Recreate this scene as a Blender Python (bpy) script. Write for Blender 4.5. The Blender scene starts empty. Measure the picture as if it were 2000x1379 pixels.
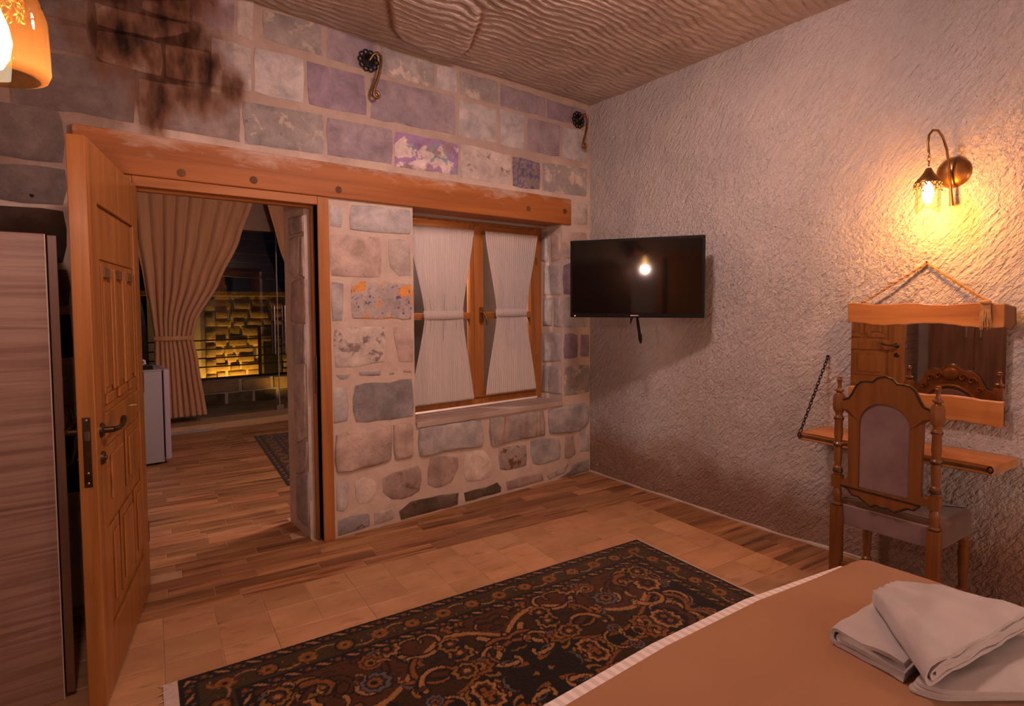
import bpy, bmesh, math, random
import numpy as np
from mathutils import Vector, Matrix, noise
R = math.radians
random.seed(7)
sc = bpy.context.scene
COL = sc.collection

# ------------------------------------------------------------------ camera, world, light level
cam_d = bpy.data.cameras.new('camera'); cam = bpy.data.objects.new('camera', cam_d); COL.objects.link(cam)
YAW, PITCH, ROLL = 0.690209, -0.0486891, -0.00435784
fw = Vector((math.sin(YAW)*math.cos(PITCH), math.cos(YAW)*math.cos(PITCH), math.sin(PITCH)))
rt = Vector((math.cos(YAW), -math.sin(YAW), 0)); up = rt.cross(fw)
rt2 = math.cos(ROLL)*rt + math.sin(ROLL)*up; up2 = rt2.cross(fw)
CAM = Vector((-3.549, -3.446, 1.43))
m = Matrix((rt2, up2, -fw)).transposed().to_4x4(); m.translation = CAM
cam.matrix_world = m
cam_d.sensor_width = 36; cam_d.lens = 1140.73/2000*36
cam_d.shift_x = -(1026.608-1000)/2000; cam_d.shift_y = -(689.5-648.725)/2000
cam_d.clip_start = 0.05
sc.camera = cam
sc.cycles.max_bounces = 5; sc.cycles.diffuse_bounces = 3; sc.cycles.glossy_bounces = 3; sc.cycles.transmission_bounces = 3; sc.cycles.transparent_max_bounces = 8

world = bpy.data.worlds.new('world'); sc.world = world; world.use_nodes = True
bg = world.node_tree.nodes['Background']; bg.inputs[0].default_value = (0.010, 0.011, 0.020, 1); bg.inputs[1].default_value = 0.12
vs = sc.view_settings
vs.view_transform = 'Standard'; vs.look = 'None'; vs.gamma = 1; vs.use_curve_mapping = False; vs.exposure = 0.16
ROOM_LIGHT = (1.0, 0.64, 0.56)       # warm pinkish bulbs of the added fill lamps
SCONCE_LIGHT = (1.0, 0.34, 0.035)     # deep amber bulb of the wall lamp by the mirror
P_FILL_PENDANT, P_FILL_TABLE, P_SCONCE, P_NEAR, P_FILL_NEXT = 118.0, 42.0, 14.0, 22.0, 80.0

# ------------------------------------------------------------------ geometry frames
TA = 0.118612            # the floor tiles lie askew to the back wall
RW = 0.0561234           # the right wall closes in towards the viewer
RROT = -(math.pi/2 + RW)
def rwp(s, off, z):      # along the right wall from the corner, away from it, up
    return Vector((-math.sin(RW)*s - math.cos(RW)*off, -math.cos(RW)*s + math.sin(RW)*off, z))
def t2w(u, v):           # tile frame -> world
    c, s = math.cos(TA), math.sin(TA)
    return (c*u + s*v, -s*u + c*v)

# ------------------------------------------------------------------ mesh helpers
class MB:
    def __init__(self): self.v = []; self.f = []
    def add(self, vs, fs):
        o = len(self.v); self.v += [tuple(q) for q in vs]; self.f += [tuple(i+o for i in f) for f in fs]; return self
    def box(self, x0, x1, y0, y1, z0, z1, M=None):
        vs = [(x, y, z) for z in (z0, z1) for y in (y0, y1) for x in (x0, x1)]
        if M is not None: vs = [M @ Vector(q) for q in vs]
        return self.add(vs, [(0,2,3,1),(4,5,7,6),(0,1,5,4),(2,6,7,3),(0,4,6,2),(1,3,7,5)])
    def prism(self, poly, vec):
        n = len(poly); vec = Vector(vec)
        vs = [Vector(q) for q in poly] + [Vector(q)+vec for q in poly]
        return self.add(vs, [tuple(range(n-1,-1,-1)), tuple(range(n,2*n))] + [(i,(i+1)%n,n+(i+1)%n,n+i) for i in range(n)])
    def tube(self, path, r, n=8, closed=False):
        P = [Vector(q) for q in path]; N = len(P); rs = r if isinstance(r, (list, tuple)) else [r]*N
        prev = None; rings = []
        for i in range(N):
            if closed: t = P[(i+1)%N]-P[i-1]
            else: t = P[min(i+1,N-1)]-P[max(i-1,0)]
            if t.length < 1e-9: t = Vector((0,0,1))
            t.normalize()
            if prev is None:
                a = Vector((0,0,1)) if abs(t.z) < .9 else Vector((1,0,0)); nrm = (a - t*a.dot(t)).normalized()
            else:
                nrm = prev - t*prev.dot(t); nrm = nrm.normalized() if nrm.length > 1e-6 else prev
            prev = nrm; b = t.cross(nrm)
            rings.append([P[i] + rs[i]*(math.cos(2*math.pi*k/n)*nrm + math.sin(2*math.pi*k/n)*b) for k in range(n)])
        vs = [q for rg in rings for q in rg]; fs = []
        for i in range(N if closed else N-1):
            j = (i+1) % N
            for k in range(n): fs.append((i*n+k, i*n+(k+1)%n, j*n+(k+1)%n, j*n+k))
        if not closed: fs += [tuple(range(n-1,-1,-1)), tuple((N-1)*n+k for k in range(n))]
        return self.add(vs, fs)
    def lathe(self, prof, n=16, c=(0,0,0), M=None, cap=True):
        vs = []; N = len(prof)
        for r, z in prof:
            for k in range(n):
                a = 2*math.pi*k/n; q = Vector((c[0]+r*math.cos(a), c[1]+r*math.sin(a), c[2]+z))
                vs.append(M @ q if M is not None else q)
        fs = [(i*n+k, i*n+(k+1)%n, (i+1)*n+(k+1)%n, (i+1)*n+k) for i in range(N-1) for k in range(n)]
        if cap: fs += [tuple(range(n-1,-1,-1)), tuple((N-1)*n+k for k in range(n))]
        return self.add(vs, fs)
    def ball(self, c, r, n=10, m=6, s=(1,1,1)):
        prof = [(max(1e-4, math.sin(math.pi*i/m)), -math.cos(math.pi*i/m)) for i in range(m+1)]
        vs = []
        for rr, z in prof:
            for k in range(n):
                a = 2*math.pi*k/n; vs.append((c[0]+r*s[0]*rr*math.cos(a), c[1]+r*s[1]*rr*math.sin(a), c[2]+r*s[2]*z))
        fs = [(i*n+k, i*n+(k+1)%n, (i+1)*n+(k+1)%n, (i+1)*n+k) for i in range(m) for k in range(n)]
        return self.add(vs, fs)
    def grid(self, fn, nu, nv):
        vs = [fn(i/nu, j/nv) for j in range(nv+1) for i in range(nu+1)]
        w = nu+1
        return self.add(vs, [(j*w+i, j*w+i+1, (j+1)*w+i+1, (j+1)*w+i) for j in range(nv) for i in range(nu)])
    def mesh(self, name, mat, smooth=False, recalc=True):
        me = bpy.data.meshes.new(name); me.from_pydata(self.v, [], self.f)
        if recalc:
            bm = bmesh.new(); bm.from_mesh(me); bmesh.ops.recalc_face_normals(bm, faces=bm.faces); bm.to_mesh(me); bm.free()
        if mat: me.materials.append(mat)
        if smooth: me.shade_smooth()
        return me
    def build(self, name, mat, parent=None, smooth=False, bevel=0, recalc=True, label=None):
        o = bpy.data.objects.new(name, self.mesh(name, mat, smooth, recalc)); COL.objects.link(o)
        if parent is not None: o.parent = parent
        if bevel:
            b = o.modifiers.new('bevel', 'BEVEL'); b.width = bevel; b.segments = 2; b.limit_method = 'ANGLE'; b.angle_limit = R(40)
        if smooth and bevel == 0 and recalc: pass
        if label: o['label'] = label
        return o
def auto(o, ang=35):
    for pl in o.data.polygons: pl.use_smooth = True
    try: o.data.set_sharp_from_angle(angle=R(ang))
    except Exception: pass
    return o
def tag(o, label=None, cat=None, group=None, kind=None):
    if label: o['label'] = label
    if cat: o['category'] = cat
    if group: o['group'] = group
    if kind: o['kind'] = kind
    return o
def empty(name, loc=(0,0,0), rz=0, parent=None):
    o = bpy.data.objects.new(name, None); COL.objects.link(o); o.location = loc; o.rotation_euler = (0,0,rz); o.empty_display_size = .05
    if parent is not None: o.parent = parent
    return o
def fbm(x, y, z, octs=3):
    t = 0; a = 1; f = 1
    for _ in range(octs):
        t += a*noise.noise(Vector((x*f, y*f, z*f))); a *= .5; f *= 2
    return t
def sstep(a, b, x):
    t = min(1, max(0, (x-a)/(b-a))); return t*t*(3-2*t)

# ------------------------------------------------------------------ procedural materials
def ramp(nt, fac, cols, interp='LINEAR'):
    r = nt.nodes.new('ShaderNodeValToRGB'); r.color_ramp.interpolation = interp
    els = r.color_ramp.elements
    while len(els) > 1: els.remove(els[-1])
    els[0].position = cols[0][0]; els[0].color = (*cols[0][1], 1)
    for p_, c_ in cols[1:]:
        e = els.new(p_); e.color = (*c_, 1)
    nt.links.new(fac, r.inputs[0]); return r.outputs[0]
def mathn(nt, op, a, b=None, clamp=False):
    n = nt.nodes.new('ShaderNodeMath'); n.operation = op; n.use_clamp = clamp
    for i, q in enumerate((a, b)):
        if q is None: continue
        if isinstance(q, (int, float)): n.inputs[i].default_value = q
        else: nt.links.new(q, n.inputs[i])
    return n.outputs[0]
def mixc(nt, fac, a, b, blend='MIX'):
    n = nt.nodes.new('ShaderNodeMix'); n.data_type = 'RGBA'; n.blend_type = blend
    ins = (n.inputs[0], n.inputs[6], n.inputs[7])
    for i, q in zip(ins, (fac, a, b)):
        if isinstance(q, (int, float)): i.default_value = q
        elif isinstance(q, tuple): i.default_value = (*q, 1)
        else: nt.links.new(q, i)
    return n.outputs[2]
def coords(nt, stretch=(1,1,1), rot=(0,0,0), shift=True, space='Object'):
    tc = nt.nodes.new('ShaderNodeTexCoord'); src = tc.outputs[space]
    if shift:
        oi = nt.nodes.new('ShaderNodeObjectInfo'); va = nt.nodes.new('ShaderNodeVectorMath'); va.operation = 'MULTIPLY_ADD'
        cb = nt.nodes.new('ShaderNodeCombineXYZ')
        for i in range(3): nt.links.new(oi.outputs['Random'], cb.inputs[i])
        nt.links.new(cb.outputs[0], va.inputs[0]); va.inputs[1].default_value = (37.0, 53.0, 71.0); nt.links.new(src, va.inputs[2]); src = va.outputs[0]
    mp = nt.nodes.new('ShaderNodeMapping'); mp.inputs['Scale'].default_value = stretch; mp.inputs['Rotation'].default_value = rot
    nt.links.new(src, mp.inputs[0]); return mp.outputs[0]
def tex(nt, vec, scale, detail=5, rough=.55, dist=0.0, kind='noise'):
    if kind == 'noise':
        n = nt.nodes.new('ShaderNodeTexNoise'); n.inputs['Scale'].default_value = scale; n.inputs['Detail'].default_value = detail
        n.inputs['Roughness'].default_value = rough; n.inputs['Distortion'].default_value = dist
        nt.links.new(vec, n.inputs['Vector']); return n.outputs['Fac']
    if kind == 'voronoi':
        n = nt.nodes.new('ShaderNodeTexVoronoi'); n.inputs['Scale'].default_value = scale; nt.links.new(vec, n.inputs['Vector']); return n.outputs['Distance']
    n = nt.nodes.new('ShaderNodeTexWave'); n.inputs['Scale'].default_value = scale; n.inputs['Distortion'].default_value = dist
    n.inputs['Detail'].default_value = detail; nt.links.new(vec, n.inputs['Vector']); return n.outputs['Fac']
def ellipse_mask(nt, items):
    """stain of its own shape on the wall plane x,z: soft blobs (x, z, rx, rz)"""
    g = nt.nodes.new('ShaderNodeNewGeometry'); sp = nt.nodes.new('ShaderNodeSeparateXYZ'); nt.links.new(g.outputs['Position'], sp.inputs[0])
    out = None
    for x, z, rx, rz in items:
        dx = mathn(nt, 'MULTIPLY', mathn(nt, 'SUBTRACT', sp.outputs[0], x), 1/rx); dz = mathn(nt, 'MULTIPLY', mathn(nt, 'SUBTRACT', sp.outputs[2], z), 1/rz)
        d = mathn(nt, 'ADD', mathn(nt, 'MULTIPLY', dx, dx), mathn(nt, 'MULTIPLY', dz, dz))
        v = mathn(nt, 'SUBTRACT', 1.0, d)
        out = v if out is None else mathn(nt, 'MAXIMUM', out, v)
    return out, g.outputs['Position']
SOOT = [(-3.17, 2.73, .24, .24), (-3.06, 2.82, .30, .18), (-2.98, 2.64, .18, .15), (-2.86, 2.66, .13, .15), (-2.75, 2.60, .10, .11), (-3.08, 2.46, .11, .20), (-2.90, 2.50, .15, .10), (-2.98, 2.96, .24, .12), (-3.26, 2.92, .2, .1)]
def new(name):
    ma = bpy.data.materials.new(name); ma.use_nodes = True; nt = ma.node_tree
    return ma, nt, nt.nodes['Principled BSDF']
def M(name, cols, scale=4, stretch=(1,1,1), rot=(0,0,0), rough=.6, rough_var=0, bump=.2, bscale=None, bdist=.01, bstretch=None, detail=5, dist=0.0, metal=0.0, spec=.3,
      vary=0.0, mottle=0.0, patches=(), soot=False, kind='noise', coat=0.0, shift=True, sheen=0.0, hue=0.0):
    ma, nt, b = new(name); L = nt.links
    v = coords(nt, stretch, rot, shift)
    f = tex(nt, v, scale, detail, .55, dist, kind)
    c = ramp(nt, f, cols) if len(cols) > 1 else None
    if c is None:
        rgb = nt.nodes.new('ShaderNodeRGB'); rgb.outputs[0].default_value = (*cols[0][1], 1); c = rgb.outputs[0]
    for (pc, ps, lo, hi, pst) in patches:
        pv = coords(nt, pst, rot, shift); pf = tex(nt, pv, ps, 6, .6, .3)
        mk = nt.nodes.new('ShaderNodeMapRange'); mk.inputs[1].default_value = lo; mk.inputs[2].default_value = hi; L.new(pf, mk.inputs[0])
        c = mixc(nt, mk.outputs[0], c, pc)
    if mottle:
        mv = coords(nt, (1,1,1), (0,0,0), shift); mf = tex(nt, mv, 9, 8, .68, .3); mr_ = nt.nodes.new('ShaderNodeMapRange'); mr_.inputs[1].default_value = .33; mr_.inputs[2].default_value = .67; mr_.inputs[3].default_value = 1-mottle; mr_.inputs[4].default_value = 1+mottle*.45; L.new(mf, mr_.inputs[0])
        c = mixc(nt, 1.0, c, mr_.outputs[0], 'MULTIPLY')
    if vary or hue:
        oi = nt.nodes.new('ShaderNodeObjectInfo'); h = nt.nodes.new('ShaderNodeHueSaturation')
        mr = nt.nodes.new('ShaderNodeMapRange'); mr.inputs[3].default_value = 1-vary; mr.inputs[4].default_value = 1+vary
        L.new(oi.outputs['Random'], mr.inputs[0]); L.new(mr.outputs[0], h.inputs['Value']); L.new(c, h.inputs['Color']); c = h.outputs[0]
        if hue:
            m2 = nt.nodes.new('ShaderNodeMapRange'); m2.inputs[3].default_value = .5-hue; m2.inputs[4].default_value = .5+hue
            fr = mathn(nt, 'FRACT', mathn(nt, 'MULTIPLY', oi.outputs['Random'], 7.13)); L.new(fr, m2.inputs[0]); L.new(m2.outputs[0], h.inputs['Hue'])
    if soot:
        e, pos = ellipse_mask(nt, SOOT)
        n1 = nt.nodes.new('ShaderNodeTexNoise'); n1.inputs['Scale'].default_value = 9; n1.inputs['Detail'].default_value = 6
        mp = nt.nodes.new('ShaderNodeMapping'); mp.inputs['Scale'].default_value = (1.5, 1, .6); L.new(pos, mp.inputs[0]); L.new(mp.outputs[0], n1.inputs['Vector'])
        s = mathn(nt, 'ADD', e, mathn(nt, 'MULTIPLY', mathn(nt, 'SUBTRACT', n1.outputs[0], .50), 2.6))
        k = nt.nodes.new('ShaderNodeMapRange'); k.inputs[1].default_value = -.45; k.inputs[2].default_value = .75; L.new(s, k.inputs[0])
        k2 = nt.nodes.new('ShaderNodeMapRange'); k2.inputs[1].default_value = .60; k2.inputs[2].default_value = 1.35; L.new(s, k2.inputs[0])
        c = mixc(nt, mathn(nt, 'MULTIPLY', k.outputs[0], .85), c, (.15, .062, .026)); c = mixc(nt, mathn(nt, 'MULTIPLY', k2.outputs[0], .93), c, (.008, .006, .005))
    L.new(c, b.inputs['Base Color'])
    b.inputs['Roughness'].default_value = rough; b.inputs['Metallic'].default_value = metal; b.inputs['Specular IOR Level'].default_value = spec
    b.inputs['Coat Weight'].default_value = coat; b.inputs['Sheen Weight'].default_value = sheen
    if rough_var:
        mr = nt.nodes.new('ShaderNodeMapRange'); mr.inputs[3].default_value = rough-rough_var; mr.inputs[4].default_value = rough+rough_var; L.new(f, mr.inputs[0]); L.new(mr.outputs[0], b.inputs['Roughness'])
    if bump:
        bv = coords(nt, bstretch or stretch, rot, shift); bf = tex(nt, bv, bscale or scale*2, 6, .6, dist, 'noise')
        bp = nt.nodes.new('ShaderNodeBump'); bp.inputs['Strength'].default_value = bump; bp.inputs['Distance'].default_value = bdist
        L.new(bf, bp.inputs['Height']); L.new(bp.outputs[0], b.inputs['Normal'])
    return ma
def emit(name, col, s):
    ma = bpy.data.materials.new(name); ma.use_nodes = True; nt = ma.node_tree; nt.nodes.remove(nt.nodes['Principled BSDF'])
    e = nt.nodes.new('ShaderNodeEmission'); e.inputs[0].default_value = (*col, 1); e.inputs[1].default_value = s
    nt.links.new(e.outputs[0], nt.nodes['Material Output'].inputs[0]); return ma
def glass(name, tint=(1,1,1), gloss=.12, rough=.02):
    ma = bpy.data.materials.new(name); ma.use_nodes = True; nt = ma.node_tree; nt.nodes.remove(nt.nodes['Principled BSDF'])
    t = nt.nodes.new('ShaderNodeBsdfTransparent'); t.inputs[0].default_value = (*tint, 1)
    g = nt.nodes.new('ShaderNodeBsdfGlossy'); g.inputs['Roughness'].default_value = rough
    fr = nt.nodes.new('ShaderNodeFresnel'); fr.inputs[0].default_value = 1.35
    ad = mathn(nt, 'ADD', mathn(nt, 'MULTIPLY', fr.outputs[0], .45), gloss*.2, True)
    mx = nt.nodes.new('ShaderNodeMixShader'); nt.links.new(ad, mx.inputs[0]); nt.links.new(t.outputs[0], mx.inputs[1]); nt.links.new(g.outputs[0], mx.inputs[2])
    nt.links.new(mx.outputs[0], nt.nodes['Material Output'].inputs[0]); return ma
def cloth(name, cols, scale, stretch, trans=.3, rough=.9, weave=900):
    ma, nt, b = new(name); L = nt.links
    v = coords(nt, stretch, (0,0,0), False); c = ramp(nt, tex(nt, v, scale, 4), cols); L.new(c, b.inputs['Base Color'])
    b.inputs['Roughness'].default_value = rough; b.inputs['Specular IOR Level'].default_value = .1; b.inputs['Sheen Weight'].default_value = .25
    w = tex(nt, coords(nt, (1,1,1), (0,0,0), False), weave, 2); bp = nt.nodes.new('ShaderNodeBump'); bp.inputs['Strength'].default_value = .15; bp.inputs['Distance'].default_value = .002
    L.new(w, bp.inputs['Height']); L.new(bp.outputs[0], b.inputs['Normal'])
    if trans:
        tr = nt.nodes.new('ShaderNodeBsdfTranslucent'); L.new(c, tr.inputs[0]); mx = nt.nodes.new('ShaderNodeMixShader'); mx.inputs[0].default_value = trans
        L.new(b.outputs[0], mx.inputs[1]); L.new(tr.outputs[0], mx.inputs[2]); L.new(mx.outputs[0], nt.nodes['Material Output'].inputs[0])
    return ma

STN = dict(scale=5, rough=.88, bump=.7, bscale=30, bdist=.008, spec=.15, vary=.12, mottle=.34, soot=True)
MS = {
 'grey': M('stone_grey', [(.3,(0.350,0.350,0.378)),(.55,(0.462,0.448,0.462)),(.75,(0.560,0.518,0.504))], **STN),
 'darkgrey': M('stone_dark_grey', [(.3,(0.208,0.208,0.221)),(.6,(0.312,0.299,0.312)),(.8,(0.390,0.364,0.351))], patches=[((.10,.08,.08),26,.62,.68,(1,1,1))], **STN),
 'mauve': M('stone_mauve', [(.3,(0.264,0.227,0.275)),(.6,(0.339,0.285,0.328)),(.8,(0.391,0.350,0.360))], **STN),
 'purple': M('stone_purple', [(.3,(.235,.188,.250)),(.6,(.305,.248,.312)),(.8,(.355,.300,.350))], **STN),
 'pale': M('stone_pale', [(.3,(0.425,0.388,0.375)),(.6,(0.537,0.475,0.450)),(.8,(0.625,0.550,0.500))], patches=[((.22,.20,.20),14,.62,.7,(1,1,1))], **STN),
 'pink': M('stone_pink', [(.3,(0.408,0.324,0.294)),(.55,(0.516,0.420,0.378)),(.8,(0.564,0.480,0.444))], patches=[((.20,.17,.17),40,.66,.72,(1,1,1))], **STN),
 'pinkdk': M('stone_pink_dark', [(.25,(0.240,0.192,0.180)),(.5,(0.396,0.312,0.288)),(.8,(0.504,0.420,0.384))], patches=[((.15,.09,.06),9,.58,.72,(1,1,1))], **STN),
 'crust': M('stone_crusted', [(.3,(0.309,0.291,0.296)),(.6,(0.404,0.380,0.380)),(.8,(0.451,0.427,0.416))], patches=[((.60,.52,.47),11,.55,.62,(1,1,1)),((.19,.17,.19),24,.66,.72,(1,1,1))], **STN),
 'white': M('stone_whitewashed', [(.3,(0.572,0.517,0.484)),(.6,(0.704,0.627,0.583)),(.8,(0.638,0.572,0.550))], patches=[((.30,.25,.25),13,.56,.62,(1,1,1)),((.16,.17,.32),17,.70,.74,(1,1,1))], **STN),
 'white2': M('stone_limewashed', [(.3,(0.550,0.484,0.429)),(.6,(0.660,0.583,0.528)),(.8,(0.616,0.517,0.418))], patches=[((.52,.36,.20),10,.62,.75,(1,1,1))], **STN),
 'speck': M('stone_painted_speckled', [(.3,(0.360,0.336,0.348)),(.6,(0.504,0.444,0.432)),(.8,(0.432,0.396,0.420))], patches=[((.62,.29,.08),9,.54,.58,(1,1,1)),((.09,.11,.34),26,.60,.64,(1,1,1)),((.62,.56,.52),30,.64,.68,(1,1,1)),((.13,.12,.14),55,.64,.68,(1,1,1))], **STN),
 'painted': M('stone_painted_floral', [(.3,(0.357,0.230,0.476)),(.55,(0.391,0.264,0.476)),(.8,(0.357,0.255,0.357))], patches=[((.72,.62,.60),8,.52,.55,(1,1,1)),((.27,.37,.44),11,.58,.61,(1,1,1)),((.34,.25,.26),4.2,.58,.62,(1,1,1))], **STN),
 'blue': M('stone_painted_blue', [(.3,(0.248,0.218,0.208)),(.6,(0.297,0.257,0.248)),(.8,(0.337,0.287,0.267))], patches=[((.15,.13,.27),34,.50,.58,(1,1,1)),((.40,.33,.28),5,.66,.70,(2.5,1,.5))], **STN),
 'rust': M('stone_rust_streaked', [(.3,(0.338,0.306,0.312)),(.6,(0.463,0.413,0.400)),(.8,(0.525,0.463,0.438))], patches=[((.40,.17,.06),9,.56,.70,(3.2,1,.25))], **STN),
 'soot': M('stone_stained', [(.3,(0.215,0.183,0.183)),(.6,(0.299,0.252,0.243)),(.8,(0.346,0.290,0.262))], patches=[((.45,.38,.34),9,.60,.68,(1,1,1))], **STN),
 'brownstone': M('stone_brownish', [(.3,(0.147,0.120,0.117)),(.6,(0.193,0.155,0.147)),(.8,(0.224,0.179,0.163))], **STN),
 'dark': M('stone_smoked', [(.3,(.045,.030,.024)),(.6,(.075,.045,.032)),(.8,(.10,.062,.045))], **STN),
 'brownpatch': M('stone_rusty_patch', [(.3,(0.345,0.287,0.276)),(.6,(0.460,0.391,0.368)),(.8,(0.506,0.425,0.380))], patches=[((.20,.11,.06),8,.56,.62,(1,1,1)),((.09,.07,.06),18,.62,.67,(1,1,1))], **STN),
 'darkmoss': M('stone_dark_mossy', [(.25,(0.060,0.046,0.034)),(.5,(0.144,0.106,0.078)),(.8,(0.240,0.192,0.168))], patches=[((.12,.09,.035),12,.58,.66,(1,1,1)),((.26,.22,.20),15,.64,.72,(1,1,1))], **STN),
}
MORTAR = M('mortar', [(.3,(.52,.435,.385)),(.6,(.59,.50,.44)),(.8,(.64,.55,.49))], scale=3, rough=.92, bump=.4, bscale=38, bdist=.006, spec=.1, mottle=.14, soot=True, shift=False)
def grime_and_dim(ma, blobs, col, amt):
    nt = ma.node_tree; b = nt.nodes['Principled BSDF']; src = b.inputs['Base Color'].links[0].from_socket
    e, pos = ellipse_mask(nt, blobs); n = tex(nt, pos, 4, 6, .65)
    v = mathn(nt, 'ADD', e, mathn(nt, 'MULTIPLY', mathn(nt, 'SUBTRACT', n, .5), 1.6)); k = nt.nodes.new('ShaderNodeMapRange'); k.inputs[1].default_value = -.1; k.inputs[2].default_value = .6; nt.links.new(v, k.inputs[0])
    nt.links.new(mixc(nt, mathn(nt, 'MULTIPLY', k.outputs[0], amt), src, col, 'MULTIPLY'), b.inputs['Base Color'])
grime_and_dim(MORTAR, [(-3.75, 2.55, .75, .75), (-3.25, 2.75, .55, .42)], (.40,.33,.31), .85)
grime_and_dim(MORTAR, [(-1.6, 2.85, 2.5, .62)], (.70,.66,.66), .9)      # dims the upper mortar in its colour, where the lamps overlight it
PLASTER_DARK = M('plaster_brown', [(.3,(.22,.17,.14)),(.7,(.32,.25,.21))], scale=2, rough=.9, bump=.6, bscale=18, bdist=.01, shift=False)
def wood(name, d, mlt, l, scale=2.2, st=(9,9,.55), rough=.5, bump=.12, coat=.0, **k):
    return M(name, [(.25,d),(.5,mlt),(.78,l)], scale=scale, stretch=st, rough=rough, bump=bump, bscale=scale*5, bdist=.003, detail=7, dist=.35, spec=.35, coat=coat, **k)
BEAM = wood('oak_beam_wood', (.22,.072,.016), (.325,.112,.026), (.40,.148,.040), st=(.45,9,9), rough=.55, shift=False)
def smear(ma, z0, z1, col):
    """mortar wiped over the upper edge of the beam"""
    nt = ma.node_tree; b = nt.nodes['Principled BSDF']; src = b.inputs['Base Color'].links[0].from_socket
    g = nt.nodes.new('ShaderNodeNewGeometry'); sp = nt.nodes.new('ShaderNodeSeparateXYZ'); nt.links.new(g.outputs['Position'], sp.inputs[0])
    mp = nt.nodes.new('ShaderNodeMapping'); mp.inputs['Scale'].default_value = (5.0, 1, 16.0); nt.links.new(g.outputs['Position'], mp.inputs[0])
    n = tex(nt, mp.outputs[0], 1.3, 6, .65, .4); m2 = tex(nt, g.outputs['Position'], 1.7, 2)
    hgt = nt.nodes.new('ShaderNodeMapRange'); hgt.inputs[1].default_value = z0; hgt.inputs[2].default_value = z1; nt.links.new(sp.outputs[2], hgt.inputs[0])
    v = mathn(nt, 'ADD', mathn(nt, 'MULTIPLY', hgt.outputs[0], .62), mathn(nt, 'MULTIPLY', mathn(nt, 'SUBTRACT', mathn(nt, 'ADD', n, m2), 1.0), 1.5))
    k = nt.nodes.new('ShaderNodeMapRange'); k.inputs[1].default_value = .38; k.inputs[2].default_value = .8; nt.links.new(v, k.inputs[0])
    nt.links.new(mixc(nt, mathn(nt, 'MULTIPLY', k.outputs[0], .7), src, col), b.inputs['Base Color'])
smear(BEAM, 2.15, 2.27, (.50,.40,.34))
OAK_V = wood('oak_upright_wood', (.24,.085,.020), (.36,.140,.036), (.44,.185,.055), rough=.45)
OAK_H = wood('oak_cross_wood', (.24,.085,.020), (.36,.140,.036), (.44,.185,.055), st=(.55,9,9), rough=.45)
DOOR_W = wood('door_oak_wood', (.21,.078,.018), (.32,.128,.032), (.42,.180,.052), rough=.38, coat=.12)
CHAIR_W = wood('chair_walnut_wood', (.115,.042,.011), (.175,.066,.017), (.225,.088,.025), rough=.35, coat=.2, scale=3)
CHAIR_D = wood('chair_dark_wood', (.020,.012,.008), (.035,.02,.012), (.055,.03,.018), rough=.35, coat=.2, scale=3)
WARD = M('wardrobe_laminate', [(.22,(.14,.072,.052)),(.45,(.24,.137,.102)),(.6,(.32,.20,.155)),(.8,(.22,.122,.09))], scale=3.2, stretch=(.45,1,13), rough=.45, bump=.12, bscale=14, bdist=.002, dist=.8, detail=8, spec=.3, shift=False, patches=[((.03,.014,.01),3,.66,.72,(1.2,1,30))])
WARD_V = M('wardrobe_door_laminate', [(.25,(.06,.026,.012)),(.5,(.11,.05,.026)),(.8,(.15,.07,.038))], scale=3, stretch=(7,7,.5), rough=.42, bump=.1, bscale=14, bdist=.002, dist=.6, detail=7)
LIVE = wood('live_edge_wood', (.24,.085,.022), (.42,.175,.050), (.54,.265,.092), st=(.5,6,6), rough=.42, scale=2.6, coat=.1, patches=[((.14,.05,.02),22,.70,.74,(1,2.5,2.5))])
BARK = wood('bark_edge', (.07,.03,.014), (.13,.06,.028), (.2,.1,.05), rough=.8)
IRON = M('wrought_iron', [(.3,(.012,.011,.011)),(.7,(.03,.027,.025))], scale=20, rough=.5, bump=.3, bscale=120, bdist=.001, metal=.7)
BRASS = M('aged_brass', [(.3,(.20,.10,.035)),(.7,(.36,.20,.08))], scale=14, rough=.36, bump=.1, bscale=80, bdist=.001, metal=.9)
BRONZE = M('dark_bronze', [(.3,(.06,.036,.022)),(.7,(.13,.082,.05))], scale=14, rough=.32, bump=.05, bscale=80, bdist=.001, metal=.9)
STEEL = M('brushed_steel', [(.3,(.36,.33,.30)),(.7,(.5,.46,.42))], scale=20, rough=.3, bump=0, metal=.9)
BLACK = M('black_plastic', [(.5,(.006,.006,.0065))], rough=.5, bump=0, spec=.15)
SCREEN = M('tv_screen_glass', [(.5,(.004,.0035,.0035))], rough=.06, bump=0, spec=.55)
DARKVOID = M('dark_void', [(.5,(.01,.009,.009))], rough=.9, bump=0)
GLASS = glass('pane_glass', (.86,.88,.88), .10)
AMBER = glass('amber_glass', (1.0,.62,.26), .10)
_nt = AMBER.node_tree; _mx = [n for n in _nt.nodes if n.type == 'MIX_SHADER'][0]; _tl = _nt.nodes.new('ShaderNodeBsdfTranslucent'); _tl.inputs[0].default_value = (.95,.42,.10,1)
_m2 = _nt.nodes.new('ShaderNodeMixShader'); _m2.inputs[0].default_value = .03; _nt.links.new(_mx.outputs[0], _m2.inputs[1]); _nt.links.new(_tl.outputs[0], _m2.inputs[2]); _nt.links.new(_m2.outputs[0], _nt.nodes['Material Output'].inputs[0])
CLEARG = glass('lamp_clear_glass', (1.0,.93,.80), .05)
WHITEP = M('white_enamel', [(.5,(.30,.30,.33))], rough=.35, bump=0, spec=.4)
WHITED = M('white_door_enamel', [(.5,(.37,.33,.43))], rough=.3, bump=0, spec=.4)
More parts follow.
